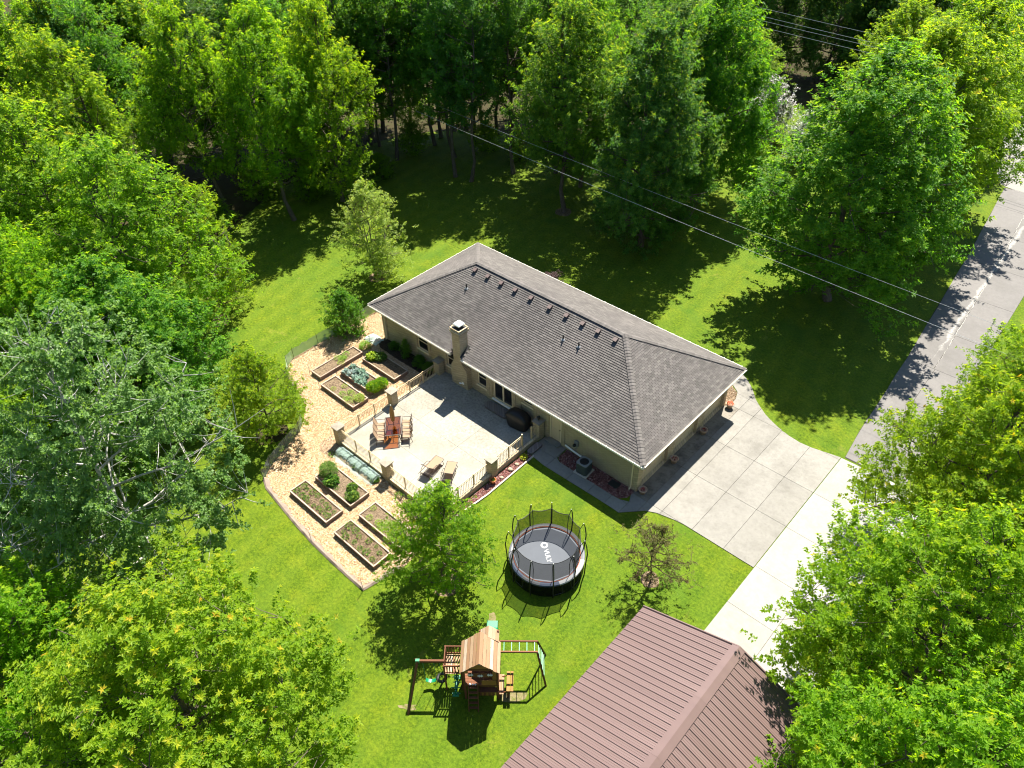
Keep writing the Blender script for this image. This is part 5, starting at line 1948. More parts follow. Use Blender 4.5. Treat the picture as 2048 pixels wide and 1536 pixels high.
def leaf_quads(name, P, A, Nn, L, wr, m, rnd, tip, tipr, fold=0.12):
    """kite-shaped folded leaves: P base, A axis, Nn normal, L length"""
    S = unit(np.cross(A, Nn))
    Nn = np.cross(S, A)
    L = L[:, None]
    W = L * wr
    V = np.stack([P, P + A * L * .42 + S * W * .5 + Nn * L * fold, P + A * L - Nn * L * .08, P + A * L * .42 - S * W * .5 + Nn * L * fold], 1).reshape(-1, 3)
    F = np.arange(len(V)).reshape(-1, 4)
    return np_mesh(name, V, F, m, {'rnd': rnd, 'tip': tip, 'tipr': tipr})


def profile(form, t):
    t = np.clip(t, 0, 1)
    if form == 'oval':
        return np.sin(np.pi * np.clip(t, .02, .985) ** .72) ** .62
    if form == 'cone':
        return np.clip((1 - t) ** .75 * (np.minimum(1, t / .12)) ** .5, .04, 1)
    if form == 'column':
        return np.sin(np.pi * np.clip(t * .93 + .06, 0, 1)) ** .45
    if form == 'broad':
        return np.sin(np.pi * np.clip(t, .03, .97) ** .9) ** .5
    return np.sqrt(np.clip(1 - (2 * t - 1) ** 2, .02, 1))


def tube_np(out, pts, rad, n):
    """append a tapered tube to (verts, faces)"""
    V, F = out
    pts = np.asarray(pts, float)
    m = len(pts)
    d = np.gradient(pts, axis=0)
    d = unit(d)
    ref = np.where(np.abs(d[:, 2:3]) > .9, np.array([[1., 0, 0]]), np.array([[0, 0, 1.]]))
    s = unit(np.cross(d, ref))
    t = np.cross(d, s)
    a = np.linspace(0, 2 * np.pi, n, endpoint=False)
    ring = pts[:, None] + np.asarray(rad)[:, None, None] * (s[:, None] * np.cos(a)[None, :, None] + t[:, None] * np.sin(a)[None, :, None])
    b = sum(len(v) for v in V)
    V.append(ring.reshape(-1, 3))
    i, k = np.meshgrid(np.arange(m - 1), np.arange(n), indexing='ij')
    c = (k + 1) % n
    F.append((np.stack([i * n + k, (i + 1) * n + k, (i + 1) * n + c, i * n + c], -1) + b).reshape(-1, 4))


def grow(seed, H, R, zb, form, nl, nsub, nsh, lps, leaf, wr, lm, bm, upb=.5, tr=.22, shoot=(.6, 1.2), tipf=.5, bare=0.0, lobes=.16, droop=.15, stems=1, spread=.3, shell=0, tuft=7, plumes=0, whorl=0, pfrac=6, pwid=(.17, .27)):
    """skeleton of trunk, limbs and side branches; leafy shoots carry the leaves"""
    g = np.random.default_rng(seed)
    wood_ = ([], [])
    ph = g.uniform(0, 6.28, 4)

    def env(az, z):
        t = (z - zb) / (H - zb)
        return R * profile(form, t) * (1 + lobes * np.sin(2 * az + ph[0]) + lobes * .8 * np.sin(3 * az + ph[1] + 2 * t) + lobes * .5 * np.sin(5 * az + ph[2] + 5 * t))

    SP, SD, SL = [], [], []
    LPTS = []
    for st in range(stems):
        lean = g.uniform(-1, 1, 2) * (.02 if stems == 1 else .10) * H
        off = np.zeros(2) if stems == 1 else g.uniform(-spread, spread, 2)
        nt = 9
        tz = np.linspace(0, H * (.93 if st == 0 else .8), nt)
        wob = np.cumsum(g.normal(0, .012 * H, (nt, 2)), 0)
        wob[0] = 0
        tp_ = np.concatenate([off[None] + wob + lean[None] * (tz / H)[:, None] ** 1.3, tz[:, None]], 1)
        rad = tr * (.9 if stems > 1 else 1) * np.clip(1 - tz / H, .02, 1) ** .85
        rad[0] *= 1.35
        tube_np(wood_, tp_, rad, 9)

        def trunk(z):
            return np.array([np.interp(z, tz, tp_[:, 0]), np.interp(z, tz, tp_[:, 1]), z])

        nli = nl // stems
        for i in range(nli):
            t = (i + g.uniform(.1, .9)) / nli
            h = zb * .75 + (H * .90 - zb * .75) * t ** .92
            az = i * 2.39996 + g.normal(0, .3) + st * 1.3
            rise = (.30 + .55 * t) * R * g.uniform(.7, 1.2) * (1.0 if form != 'cone' else .25)
            ze = min(H * .985, h + rise)
            if t < .15:
                ze = h + rise * .25
            re = env(az, max(ze, zb + .02 * (H - zb))) * g.uniform(.72, 1.03)
            p0 = trunk(min(h, tz[-1]))
            p3 = np.array([re * np.cos(az), re * np.sin(az), ze])
            mid = p0 * .5 + p3 * .5
            mid[2] -= .10 * np.linalg.norm(p3 - p0) * (1 if t < .8 else 0)
            s = np.linspace(0, 1, 6)[:, None]
            path = (1 - s) ** 2 * p0 + 2 * s * (1 - s) * mid + s ** 2 * p3
            path[1:5] += g.normal(0, .02 * R, (4, 3))
            r0 = tr * .42 * (1 - .7 * t) + .015
            tube_np(wood_, path, np.linspace(r0, .012, 6), 5)
            L = np.linalg.norm(p3 - p0)
            dirl = unit(p3 - p0)
            brs = [path[2:]]
            LPTS.append(path[1:])
            for b in range(nsub):
                q = g.uniform(.28, .95)
                k = q * 5
                a = path[int(k)] * (1 - k % 1) + path[min(5, int(k) + 1)] * (k % 1)
                dv_ = unit(dirl * .7 + g.normal(0, .65, 3) + np.array([0, 0, .30 * upb]))
                ln = L * g.uniform(.22, .45) * (1.15 - .5 * q)
                e = a + dv_ * ln
                rr_ = np.hypot(e[0], e[1])
                mx = env(np.arctan2(e[1], e[0]), np.clip(e[2], zb, H)) * 1.06
                if rr_ > mx and rr_ > 1e-3:
                    e[:2] *= mx / rr_
                e[2] = np.clip(e[2], zb * .9, H)
                m2 = (a + e) / 2 + np.array([0, 0, -.04 * ln])
                pp = np.stack([a, m2, e])
                tube_np(wood_, pp, [r0 * .38, r0 * .25, .006], 4)
                brs.append(pp)
            if g.random() < bare:
                continue
            for br in brs:
                seg = br[-1] - br[0]
                bl = np.linalg.norm(seg)
                n = max(2, int(nsh * (bl / (.35 * R) + .35) * g.uniform(.7, 1.3)))
                u = g.uniform(.12, 1.0, n)
                idx = u * (len(br) - 1)
                i0 = np.minimum(idx.astype(int), len(br) - 2)
                f = (idx - i0)[:, None]
                pos = br[i0] * (1 - f) + br[i0 + 1] * f
                outw = unit(pos * np.array([1, 1, 0]) + 1e-6)
                dd = unit(outw * (1 - upb) + np.array([0, 0, 1.0]) * upb + unit(seg) * .5 + g.normal(0, .32, (n, 3)))
                SP.append(pos)
                SD.append(dd)
                SL.append(g.uniform(shoot[0], shoot[1], n))
    # tufts of ascending shoots that close the outside of the crown
    if shell:
        LP = np.concatenate(LPTS)
        # upright sub-crowns, each a plume round one ascending limb
        PLM = []
        for q in range(plumes):
            rp = R * (.12 + .74 * ((q + .5) / plumes) ** .6) * g.uniform(.85, 1.1)
            pl = (H - zb) * g.uniform(.15, .25)
            ztop = zb + (H - zb) * (1 - .62 * (rp / R) ** 2) * g.uniform(.84, 1.03)
            if q % 3 == 2:
                ztop -= (H - zb) * g.uniform(.2, .42)
            PLM.append((q * 2.4 + g.normal(0, .25), rp, max(zb + pl * .8, ztop - pl), pl, R * g.uniform(*pwid)))
        for q in range(shell):
            if q % 10 < pfrac and plumes:
                pa, pr_, pz, pl, pw = PLM[q % plumes]
                h_ = g.uniform(-.9, 1.0)
                w_ = pw * math.sqrt(max(.05, 1 - h_ * h_)) * (1 - .25 * g.random())
                b_ = g.uniform(0, 6.283)
                c = np.array([pr_ * np.cos(pa) + w_ * np.cos(b_), pr_ * np.sin(pa) + w_ * np.sin(b_), max(zb, pz + h_ * pl)])
                az = np.arctan2(c[1], c[0]) if np.hypot(c[0], c[1]) > .3 * R else b_
                z = c[2]
            while q % 10 >= pfrac or not plumes:
                t = g.uniform(.02, .99)
                if g.random() < profile(form, t) + .12:
                    az = g.uniform(0, 6.283)
                    z = zb + t * (H - zb)
                    r = env(az, z) * (1 - .35 * g.random() ** 1.4) * (.9 if plumes else 1)
                    c = np.array([r * np.cos(az), r * np.sin(az), z])
                    break
            dz = LP - c
            dd_ = np.linalg.norm(dz * np.array([1, 1, .8]), axis=1) + np.maximum(0, dz[:, 2]) * 2
            a = LP[dd_.argmin()]
            m2 = (a + c) / 2 + np.array([0, 0, -.08 * np.linalg.norm(a - c)])
            tube_np(wood_, np.stack([a, m2, c]), [.022, .014, .005], 3)
            n = max(3, int(tuft * g.uniform(.5, 1.5)))
            outw = np.array([np.cos(az), np.sin(az), .1])
            base = outw * (1 - upb) * .9 + np.array([0, 0, upb + .15])
            SP.append(c - base * g.uniform(.0, .7, (n, 1)) + g.normal(0, .26 * shoot[1] ** .5, (n, 3)))
            SD.append(unit(base + g.normal(0, .34, (n, 3))))
            SL.append(g.uniform(shoot[0], shoot[1], n))
    SP, SD, SL = np.concatenate(SP), np.concatenate(SD), np.concatenate(SL)
    ns = len(SP)
    cnt = np.maximum(3, (lps * g.uniform(.7, 1.3, ns)).astype(int))
    sid = np.repeat(np.arange(ns), cnt)
    n = len(sid)
    s = g.uniform(.05, 1.0, n) ** .85
    ax = SD[sid]
    rv = unit(np.cross(ax, g.normal(0, 1, (n, 3))))
    bend = np.array([[0, 0, -1.0]]) * (s ** 2 * SL[sid] * droop)[:, None]
    pos = SP[sid] + ax * (s * SL[sid])[:, None] + bend + rv * (g.uniform(.0, .16, n) * (1.1 - s) * np.minimum(1.2, SL[sid]))[:, None]
    A = unit(rv + ax * (.25 + .5 * s)[:, None] + np.array([0, 0, -.15]))
    Nn = unit(np.array([0, 0, 1.0]) + g.normal(0, .40, (n, 3)) + unit((pos - np.array([0, 0, zb + .35 * (H - zb)])) * np.array([1, 1, .6])) * .45)
    tip = np.clip((s - .72) / .28, 0, 1) * (g.random(ns) < tipf)[sid] * g.uniform(.45, 1.0, n)
    # new-growth colour strengthens with height toward the top of the crown
    hi = np.clip((pos[:, 2] - zb) / (H - zb) * 1.5 - .25, 0, 1)
    tip = tip * hi * .85
    shade_ = g.uniform(0, 1, ns)[sid] * .55 + g.uniform(0, 1, n) * .45
    ln = leaf * g.uniform(.65, 1.25, n) * (1 - .25 * np.clip((s - .8) / .2, 0, 1))
    wra = np.full(n, wr)
    tr_ = g.random(ns)[sid]
    if whorl:
        # a star of narrow young leaves at the end of every shoot
        wid = np.repeat(np.arange(ns), whorl)
        wa = np.tile(np.arange(whorl) * 2 * np.pi / whorl, ns) + np.repeat(g.uniform(0, 6.28, ns), whorl) + g.normal(0, .2, ns * whorl)
        e1 = unit(np.cross(SD, np.array([.3, .2, 1.0])))
        e2 = np.cross(SD, e1)
        rad_ = e1[wid] * np.cos(wa)[:, None] + e2[wid] * np.sin(wa)[:, None]
        wp = SP[wid] + SD[wid] * (SL[wid] * 1.0)[:, None] + np.array([[0, 0, -1.0]]) * (SL[wid] * droop)[:, None]
        pos = np.concatenate([pos, wp])
        A = np.concatenate([A, unit(rad_ + SD[wid] * .35)])
        Nn = np.concatenate([Nn, unit(SD[wid] + g.normal(0, .15, wp.shape))])
        ln = np.concatenate([ln, leaf * g.uniform(.8, 1.35, len(wp))])
        wra = np.concatenate([wra, np.full(len(wp), .38)])
        shade_ = np.concatenate([shade_, g.random(ns)[wid] * .5 + .5])
        hw = np.clip((wp[:, 2] - zb) / (H - zb) * 1.5 - .15, 0.1, 1)
        tip = np.concatenate([tip, hw * (g.random(ns) < tipf)[wid] * g.uniform(.3, .9, len(wp))])
        tr_ = np.concatenate([tr_, g.random(ns)[wid]])
        n += len(wp)
    crown = leaf_quads('crown', pos, A, Nn, ln, wra[:, None], lm, shade_, tip, tr_)
    trunk_me = np_mesh('trunk', np.concatenate(wood_[0]), np.concatenate(wood_[1]), bm, flat=False)
    return trunk_me, crown, n


PROTO = {}
LEAVES = 0


def proto(key, *a, **kw):
    global LEAVES
    t, c, n = grow(*a, **kw)
    PROTO[key] = (t, c)
    LEAVES += n


#       seed  H   R   zb  form    nl nsub nsh lps leaf  wr
proto('near1', 1, 13.0, 5.6, 1.8, 'oval', 36, 6, 2.0, 36, .135, .55, M['lf_maple_y'], M['bark'], upb=.74, shoot=(.6, 1.35), tipf=.85, tr=.18, shell=340, tuft=9, plumes=38, whorl=6, pfrac=8, pwid=(.10, .17))
proto('near2', 2, 13.0, 5.4, 1.8, 'oval', 36, 6, 2.0, 36, .135, .58, M['lf_maple_y'], M['bark'], upb=.50, shoot=(.5, 1.15), tipf=.6, tr=.18, shell=340, tuft=9, plumes=32, whorl=6, pfrac=7, pwid=(.12, .19))
proto('poplar', 3, 17.0, 7.0, 2.5, 'broad', 34, 8, 2.4, 26, .15, .85, M['lf_poplar'], M['barkwhite'], upb=.30, shoot=(.35, .8), tipf=.12, tr=.20, bare=.22, lobes=.20, shell=330, tuft=9, plumes=16)
proto('mapleA', 4, 17.0, 4.9, 4.4, 'oval', 38, 6, 2.0, 24, .185, .58, M['lf_maple'], M['bark'], upb=.66, shoot=(.6, 1.4), tipf=.75, tr=.19, shell=210, tuft=8, plumes=22, whorl=5)
proto('mapleB', 5, 17.0, 5.2, 1.8, 'oval', 38, 6, 2.0, 24, .185, .58, M['lf_maple'], M['bark'], upb=.58, shoot=(.6, 1.4), tipf=.6, tr=.19, lobes=.20, shell=230, tuft=8, plumes=20, whorl=5)
proto('mapleC', 6, 16.0, 4.8, .9, 'oval', 40, 6, 2.0, 24, .185, .58, M['lf_green'], M['bark'], upb=.62, shoot=(.6, 1.35), tipf=.8, tr=.19, shell=330, tuft=9, plumes=26, whorl=5)
proto('colA', 7, 19.0, 3.3, 6.0, 'column', 34, 5, 1.8, 20, .20, .6, M['lf_green'], M['bark'], upb=.6, shoot=(.6, 1.3), tipf=.45, tr=.17, lobes=.24, shell=125, tuft=7, plumes=13)
proto('colB', 8, 19.0, 3.0, 7.0, 'column', 30, 5, 1.8, 20, .20, .6, M['lf_dark'], M['bark'], upb=.6, shoot=(.6, 1.3), tipf=.3, tr=.16, lobes=.28, shell=115, tuft=7, plumes=12)
proto('dense', 9, 17.0, 5.0, .5, 'oval', 44, 6, 2.0, 24, .185, .58, M['lf_dark'], M['bark'], upb=.5, shoot=(.6, 1.25), tipf=.5, tr=.22, shell=330, tuft=8, plumes=20, whorl=5)
proto('small', 10, 7.2, 2.75, .9, 'oval', 30, 6, 2.0, 22, .105, .55, M['lf_maple'], M['bark'], upb=.45, shoot=(.3, .65), tipf=.5, tr=.08, shell=200, tuft=7, plumes=12, whorl=5)
proto('birch', 11, 8.0, 1.95, .4, 'oval', 36, 5, 2.0, 20, .105, .5, M['lf_birch'], M['bark'], upb=.5, shoot=(.3, .7), tipf=.6, tr=.055, stems=3, spread=.2, lobes=.2, shell=120, tuft=7, plumes=14)
proto('purple', 12, 4.6, 2.2, 1.0, 'broad', 26, 6, 2.8, 15, .09, .5, M['lf_purple'], M['barkred'], upb=.35, shoot=(.25, .55), tipf=.4, tr=.05, lobes=.2, shell=30, tuft=5)
proto('bush', 13, 3.3, 1.45, .15, 'oval', 24, 5, 2.0, 18, .095, .55, M['lf_green'], M['bark'], upb=.5, shoot=(.22, .5), tipf=.35, tr=.04, stems=3, spread=.15, shell=90, tuft=7, plumes=10)
proto('spruce', 14, 18.0, 3.2, .8, 'cone', 60, 5, 2.0, 14, .22, .35, M['lf_dark'], M['bark'], upb=.1, shoot=(.4, .9), tipf=.1, tr=.2, droop=.3, lobes=.08)


def tree(key, x, y, H=None, R=None, label='', group=None, name='tree', rz=None, tint=None, cat='tree'):
    sz = (H / DIM[key][0]) if H else 1.0
    sr = (R / DIM[key][1]) if R else sz
    t = thing(name, label, cat, (x, y, 0), rz if rz is not None else random.uniform(0, 6.28), group)
    for nm, me in (('trunk', PROTO[key][0]), ('crown', PROTO[key][1])):
        o = link(nm, me, t)
        o.scale = (sr, sr, sz)
        if nm == 'crown' and tint is not None:
            o.material_slots[0].link = 'OBJECT'
            o.material_slots[0].material = M[tint]
    return t


DIM = {'near1': (13, 5.6), 'near2': (13, 5.4), 'poplar': (17, 7), 'mapleA': (17, 4.9), 'mapleB': (17, 5.2), 'mapleC': (16, 4.8), 'colA': (19, 3.3), 'colB': (19, 3.0), 'dense': (17, 5), 'small': (7.2, 2.75), 'birch': (8, 1.95), 'purple': (4.6, 2.2), 'bush': (3.3, 1.45), 'spruce': (18, 3.2)}

# --- near trees
tree('near1', 19.0, -23.6, 11.8, 6.2, 'bright yellow green maple with orange tips filling the lower left corner', name='maple_tree', rz=.4)
tree('near1', 12.6, -28.4, 11.5, 5.2, 'yellow green maple cut by the left edge below the grey poplar', name='maple_tree', rz=2.5)
tree('poplar', 8.5, -20.2, 16.5, 5.7, 'broad grey green poplar with white branches left of the garden', name='poplar_tree', rz=1.0)
tree('poplar', 5.6, -26.4, 14.0, 5.4, 'grey green poplar at the left edge with a pale forked trunk', name='poplar_tree', rz=3.3)
tree('near2', 38.0, -2.8, 12.6, 5.6, 'bright maple beside the white drive, overhanging the barn roof', name='maple_tree', rz=.9)
tree('near2', 40.2, -10.4, 13.0, 5.6, 'bright maple in the lower right corner beyond the barn', name='maple_tree', rz=2.2)
tree('near2', 37.0, 7.2, 12.0, 5.2, 'bright maple on the right where the concrete road meets the drive', name='maple_tree', rz=4.0)
tree('near2', 37.6, 16.0, 11.0, 4.4, 'bright maple at the right edge beside the grey road', name='maple_tree', rz=5.2)
# --- left middle
tree('mapleB', -8.6, -11.0, 15.5, 5.6, 'rounded green maple left of the lawn, taller than the poplar beside it', name='maple_tree', rz=.5)
tree('mapleC', -2.6, -15.2, 12.0, 4.6, 'lower green maple between the poplar and the left lawn', name='maple_tree', rz=2.0, tint='lf_green')
tree('near1', -7.5, -18.0, 13.5, 5.0, 'yellow tinted maple on the left edge above the poplar', name='maple_tree', rz=3.0)
tree('mapleA', -15.5, -13.0, 17.0, 5.2, 'tall maple at the upper left with ascending shoots', name='maple_tree', rz=4.1)
tree('birch', -11.5, -5.2, 10.5, 2.6, 'slim pale green tree at the edge of the left wood', name='young_tree', rz=1.1, tint='lf_maple_y')
# --- lawn trees
tree('birch', -5.96, 5.36, 8.0, 2.55, 'small pale green tree standing alone behind the house corner', name='young_tree', rz=.3)
tree('bush', -2.1, -.9, 3.4, 1.55, 'rounded green shrub outside the garden netting by the house', name='shrub', rz=.6, cat='shrub')
tree('small', 2.85, -10.6, 6.6, 2.5, 'small green tree at the garden netting corner', name='young_tree', rz=1.4, tint='lf_maple')
tree('small', 18.7, -10.9, 7.0, 2.6, 'leafy green tree on the lawn between the patio and the playset', name='young_tree', rz=2.6, tint='lf_maple')
tree('purple', 26.5, -3.85, 4.0, 1.95, 'sparse bronze leaved small tree on the lawn by the driveway', name='young_tree', rz=.2)
# --- trees behind the house
tree('mapleA', -19.0, 6.5, 17.6, 4.6, 'bright topped maple at the lawn edge left of the small pale tree', name='maple_tree', rz=1.3, tint='lf_maple_y')
tree('mapleB', -18.6, 11.6, 17.4, 4.6, 'bright topped maple just right of its twin at the lawn edge', name='maple_tree', rz=4.4, tint='lf_maple_y')
tree('mapleA', -24.5, 3.0, 17.5, 4.4, 'maple rising behind the left lawn edge above dark undergrowth', name='maple_tree', rz=2.9, tint='lf_maple_y')
tree('mapleA', -1.6, 23.4, 17.4, 4.9, 'tall maple with pale shoots and clear trunk behind the house', name='maple_tree', rz=.2, tint='lf_green')
tree('mapleB', -3.6, 28.2, 18.0, 4.6, 'maple directly behind the clear trunked maple', name='maple_tree', rz=5.0, tint='lf_green')
tree('dense', 7.0, 23.0, 17.6, 5.2, 'dense dark tree leafy to the ground behind the house', name='maple_tree', rz=.8)
tree('mapleC', 6.6, 33.0, 18.0, 5.0, 'maple with yellow tips behind the dense dark tree', name='maple_tree', rz=2.4)
tree('mapleC', 22.2, 25.6, 17.8, 6.6, 'large broad maple right of the lawn beside the road', name='maple_tree', rz=1.9)
tree('mapleC', 22.0, 36.0, 17.0, 6.2, 'second maple along the road, touching the large broad one', name='maple_tree', rz=3.7, tint='lf_maple')
tree('mapleC', 21.8, 45.0, 16.5, 6.0, 'third maple along the road toward the gravel', name='maple_tree', rz=.6, tint='lf_maple')
tree('mapleC', 18.6, 56.5, 16.0, 5.6, 'farthest maple of the row by the pale gravel', name='maple_tree', rz=5.4, tint='lf_maple')
tree('spruce', 24.0, 53.6, 4.2, 1.6, 'small dark conifer at the gravel corner under the last maple', name='conifer_tree', rz=.5)
tree('mapleB', 12.0, 60.5, 12.0, 4.8, 'maple left of the farthest road maple', name='maple_tree', rz=2.0)
# columnar trees of the wood edge
cols = [('colA', -21.5, 20.8, 19), ('colB', -21.2, 25.8, 20), ('colA', -14.2, 22.0, 19.0), ('colB', -12.3, 22.3, 19), ('colA', -10.4, 26.2, 19.5), ('colB', -17.4, 25.0, 20), ('colA', -24.0, 16.6, 18.5), ('colB', -26.5, 21.5, 20), ('colA', -7.3, 29.0, 19), ('colB', -14.5, 30.0, 20), ('colA', -20.5, 31.0, 20), ('colB', -27, 27.5, 20), ('colA', 2.0, 32.0, 18.5), ('colB', 4.0, 29.0, 17.5), ('colA', -27.5, 12.0, 18.5), ('colB', -29, 7.0, 19), ('colA', -8.5, 36.0, 19), ('colB', -1.0, 37.5, 18.5)]
ORD = ['first', 'second', 'third', 'fourth', 'fifth', 'sixth', 'seventh', 'eighth', 'ninth', 'tenth', 'eleventh', 'twelfth', 'thirteenth', 'fourteenth', 'fifteenth', 'sixteenth', 'seventeenth', 'eighteenth']


def across(c):
    d = Vector((c[1], c[2], 9.0)) - CAM
    return d.dot(rt) / d.dot(fw)


for i, (k, x, y, h) in enumerate(sorted(cols, key=across)):
    tree(k, x, y, h, None, 'tall slender dark tree along the wood edge, %s from the left' % ORD[i], 'slender trees along the wood edge', 'forest_tree')
# the wood behind: two further belts
gg = random.Random(77)
for i in range(46):
    a = i / 46
    # belt from the far left round to the back
    bx = -26 - 8 * math.sin(a * 3) + a * 30
    by = -22 + a * 66
    for b in range(1):
        x = bx - (13 + b * 10) + gg.uniform(-3, 3) - 6 * (1 - a)
        y = by + gg.uniform(-3, 3) + b * 4
        k = gg.choice(['mapleA', 'mapleB', 'colA', 'colB', 'mapleA'])
        if x > 16 or (x > 4 and y > 58):
            continue
        tt = {'mapleA': gg.choice([None, 'lf_green', 'lf_maple_y']), 'mapleB': gg.choice([None, 'lf_green'])}.get(k)
        tree(k, x, y, gg.uniform(15, 19), None, 'green tree in the deep wood beyond the lawn edge', 'trees deeper in the wood', 'forest_tree', tint=tt)
for x, y, k, h in ((-22, -14, 'mapleB', 16), (-27, -6, 'mapleA', 17), (-31, -1, 'colA', 18), (-2, -24, 'mapleB', 12.5)):
    tree(k, x, y, h, None, 'green tree massed at the left edge of the picture', 'trees massed at the left edge', 'forest_tree')
for x, y, h in ((-4, 68, 16), (1, 70, 15), (5, 72, 14), (9.5, 75, 14), (13.5, 78, 14), (1, 78, 17), (5.5, 80, 17), (-8, 66, 15), (14, 90, 16)):
    tree('dense', x, y, h, 4.6, 'very dark tree behind the overhead wires at the top', 'dark trees behind the overhead wires', 'forest_tree')
tree('birch', -1.0, 55.5, 8.0, 3.4, 'light yellow green small tree below the overhead wires', name='young_tree', tint='lf_maple_y')
tree('bush', 4.0, 49.5, 6.0, 2.8, 'white flowering tree below the overhead wires', name='flowering_tree', tint='lf_white')
tree('bush', 10.0, 46.5, 5.0, 2.6, 'white flowering tree behind the large broad maple', name='flowering_tree', tint='lf_white')
tree('bush', 12.5, 36.0, 3.2, 1.8, 'rounded green shrub at the back of the sunny lawn', name='shrub', cat='shrub')
for x, y, r in ((-23, 1.0, 1.9), (-21.5, 9.8, 1.6), (-24.5, 13.5, 2.0), (-25, 7, 2.2), (-19.5, 17, 1.5), (-16.5, 28.5, 1.8), (-7, 31.5, 1.8), (-12, 28.8, 1.5), (-1, 33, 1.9), (-28, 17, 2.2), (-18.5, -7.5, 2.0), (-21, -3.2, 2.0), (-22, 23.5, 1.8), (4.5, 36, 2.0), (8, 40, 2.2)):
    tree('bush', x, y, r * 1.6, r, 'low green undergrowth shrub under the wood edge trees', 'undergrowth shrubs in the wood edge', 'shrub', tint='lf_maple', cat='shrub')
# --- shrubs round the house
tree('bush', 5.7, 12.6, 1.5, 1.5, 'dark maroon shrub behind the far roof corner', name='shrub', tint='lf_maroon', cat='shrub')
tree('bush', 8.9, 12.0, 1.2, .8, 'low bright green plant behind the roof edge', name='shrub', tint='lf_veg', cat='shrub')
tree('bush', 15.2, 12.2, 1.3, .8, 'pinkish red shrub behind the middle of the roof edge', name='shrub', tint='lf_red', cat='shrub')
tree('bush', 19.0, 12.3, 1.35, .85, 'bright red shrub behind the roof edge near the garage', name='shrub', tint='lf_red', cat='shrub')
for x, y, h, r, lab in ((2.0, .15, .6, .4, 'low dark green shrub against the house wall near the corner'), (3.4, .12, 1.5, .42, 'upright green shrub between the house corner and the first window'), (4.75, 0.05, .8, .55, 'dark green shrub under the first window'), (5.7, 0.1, .7, .5, 'dark green shrub between the first window and the corner pillar')):
    tree('bush', x, y, h, r, lab, 'foundation shrubs by the raised beds', 'shrub', tint='lf_green', cat='shrub')


# ------------------------------------------------------------------ vegetables and pots
def plant_mesh(seed, n, R, H, leaf, wr, m, spiky=.3):
    g = np.random.default_rng(seed)
    a = g.uniform(0, 6.28, n)
    q = np.sqrt(g.uniform(0, 1, n))
    z = H * g.uniform(.1, 1, n) * (1 - .55 * q ** 2)
    P_ = np.stack([R * q * np.cos(a) * .8, R * q * np.sin(a) * .8, z], 1)
    A = unit(np.stack([np.cos(a), np.sin(a), g.uniform(-.2, spiky + .5, n)], 1) + g.normal(0, .25, (n, 3)))
    Nn = unit(np.array([0, 0, 1.0]) + g.normal(0, .35, (n, 3)))
    return leaf_quads('foliage', P_, A, Nn, leaf * g.uniform(.6, 1.2, n), wr, m, g.random(n), (g.random(n) < .2) * 1.0, g.random(n))


def plant(name, label, cat, x, y, z, me, s=1.0, group=None, rz=None):
    t = thing(name, label, cat, (x, y, z), rz if rz is not None else random.uniform(0, 6.28), group)
    o = link('leaves', me, t)
    o.scale = (s, s, s)
    return t


PM = {'seed': plant_mesh(1, 46, .17, .16, .10, .45, M['lf_veg']), 'leafy': plant_mesh(2, 420, .40, .42, .14, .6, M['lf_veg']), 'lime': plant_mesh(3, 520, .48, .42, .15, .7, M['lf_lime']), 'cab': plant_mesh(4, 46, .20, .18, .22, .85, M['lf_cab']), 'fern': plant_mesh(5, 2600, .62, .95, .12, .2, M['lf_veg'], 1.2), 'bushy': plant_mesh(6, 1500, .58, .55, .11, .55, M['lf_maple'], .6), 'weed': plant_mesh(7, 120, .24, .16, .10, .25, M['lf_birch'], .8), 'grey': plant_mesh(8, 420, .36, .34, .12, .3, M['lf_birch'], .9), 'yellow': plant_mesh(9, 120, .17, .2, .08, .9, M['lf_lime'])}
BZ = .26
plant('vegetable_plant', 'lime green leafy plant at the end of the shaded raised bed', 'plant', 1.95, -1.72, BZ, PM['lime'], 1.0)
plant('vegetable_plant', 'dark green leafy plant behind the lime green one', 'plant', 2.45, -1.40, BZ, PM['leafy'], 1.1)
plant('vegetable_plant', 'bright green bushy plant over the end of the cabbage bed', 'plant', 4.55, -3.75, BZ, PM['bushy'], 1.0)
plant('vegetable_plant', 'second half of the bright green bush beyond the cabbage bed end', 'plant', 4.62, -3.2, BZ, PM['bushy'], .95)
plant('vegetable_plant', 'grey green herb at the patio end of the weedy bed', 'plant', 4.65, -5.05, BZ, PM['grey'], 1.1)
plant('vegetable_plant', 'tall feathery green bush in the bed nearest the netted row', 'plant', 8.45, -10.35, BZ, PM['fern'], 1.0)
plant('vegetable_plant', 'bright leafy clump beside the feathery bush', 'plant', 9.1, -10.65, BZ, PM['leafy'], 1.15)
plant('vegetable_plant', 'round leafy clump in the middle of the feathery bush bed', 'plant', 10.35, -10.15, BZ, PM['leafy'], .8)
plant('vegetable_plant', 'round leafy clump at the corner of the feathery bush bed', 'plant', 10.95, -10.55, BZ, PM['leafy'], .95)
plant('grass_tuft', 'wispy grass tuft in the wood chips behind the crosswise bed', 'plant', .35, -1.1, .02, PM['grey'], 1.3)
gp = random.Random(15)
for k in range(9):
    plant('cabbage', 'small blue green cabbage in the cabbage bed', 'cabbage', 1.8 + (k // 2) * .46 + gp.uniform(-.08, .08), -3.85 + (k % 2) * .5 + gp.uniform(-.08, .08), BZ, PM['cab'], gp.uniform(.8, 1.15), 'cabbages in the raised bed')
for k in range(16):
    plant('seedling', 'small green seedling in the left bed of the lower four', 'seedling', 8.15 + (k // 2) * .40 + gp.uniform(-.08, .08), -12.38 + (k % 2) * .52 + gp.uniform(-.09, .09), BZ, PM['seed'], gp.uniform(.6, 1.15), 'seedlings in the left bed')
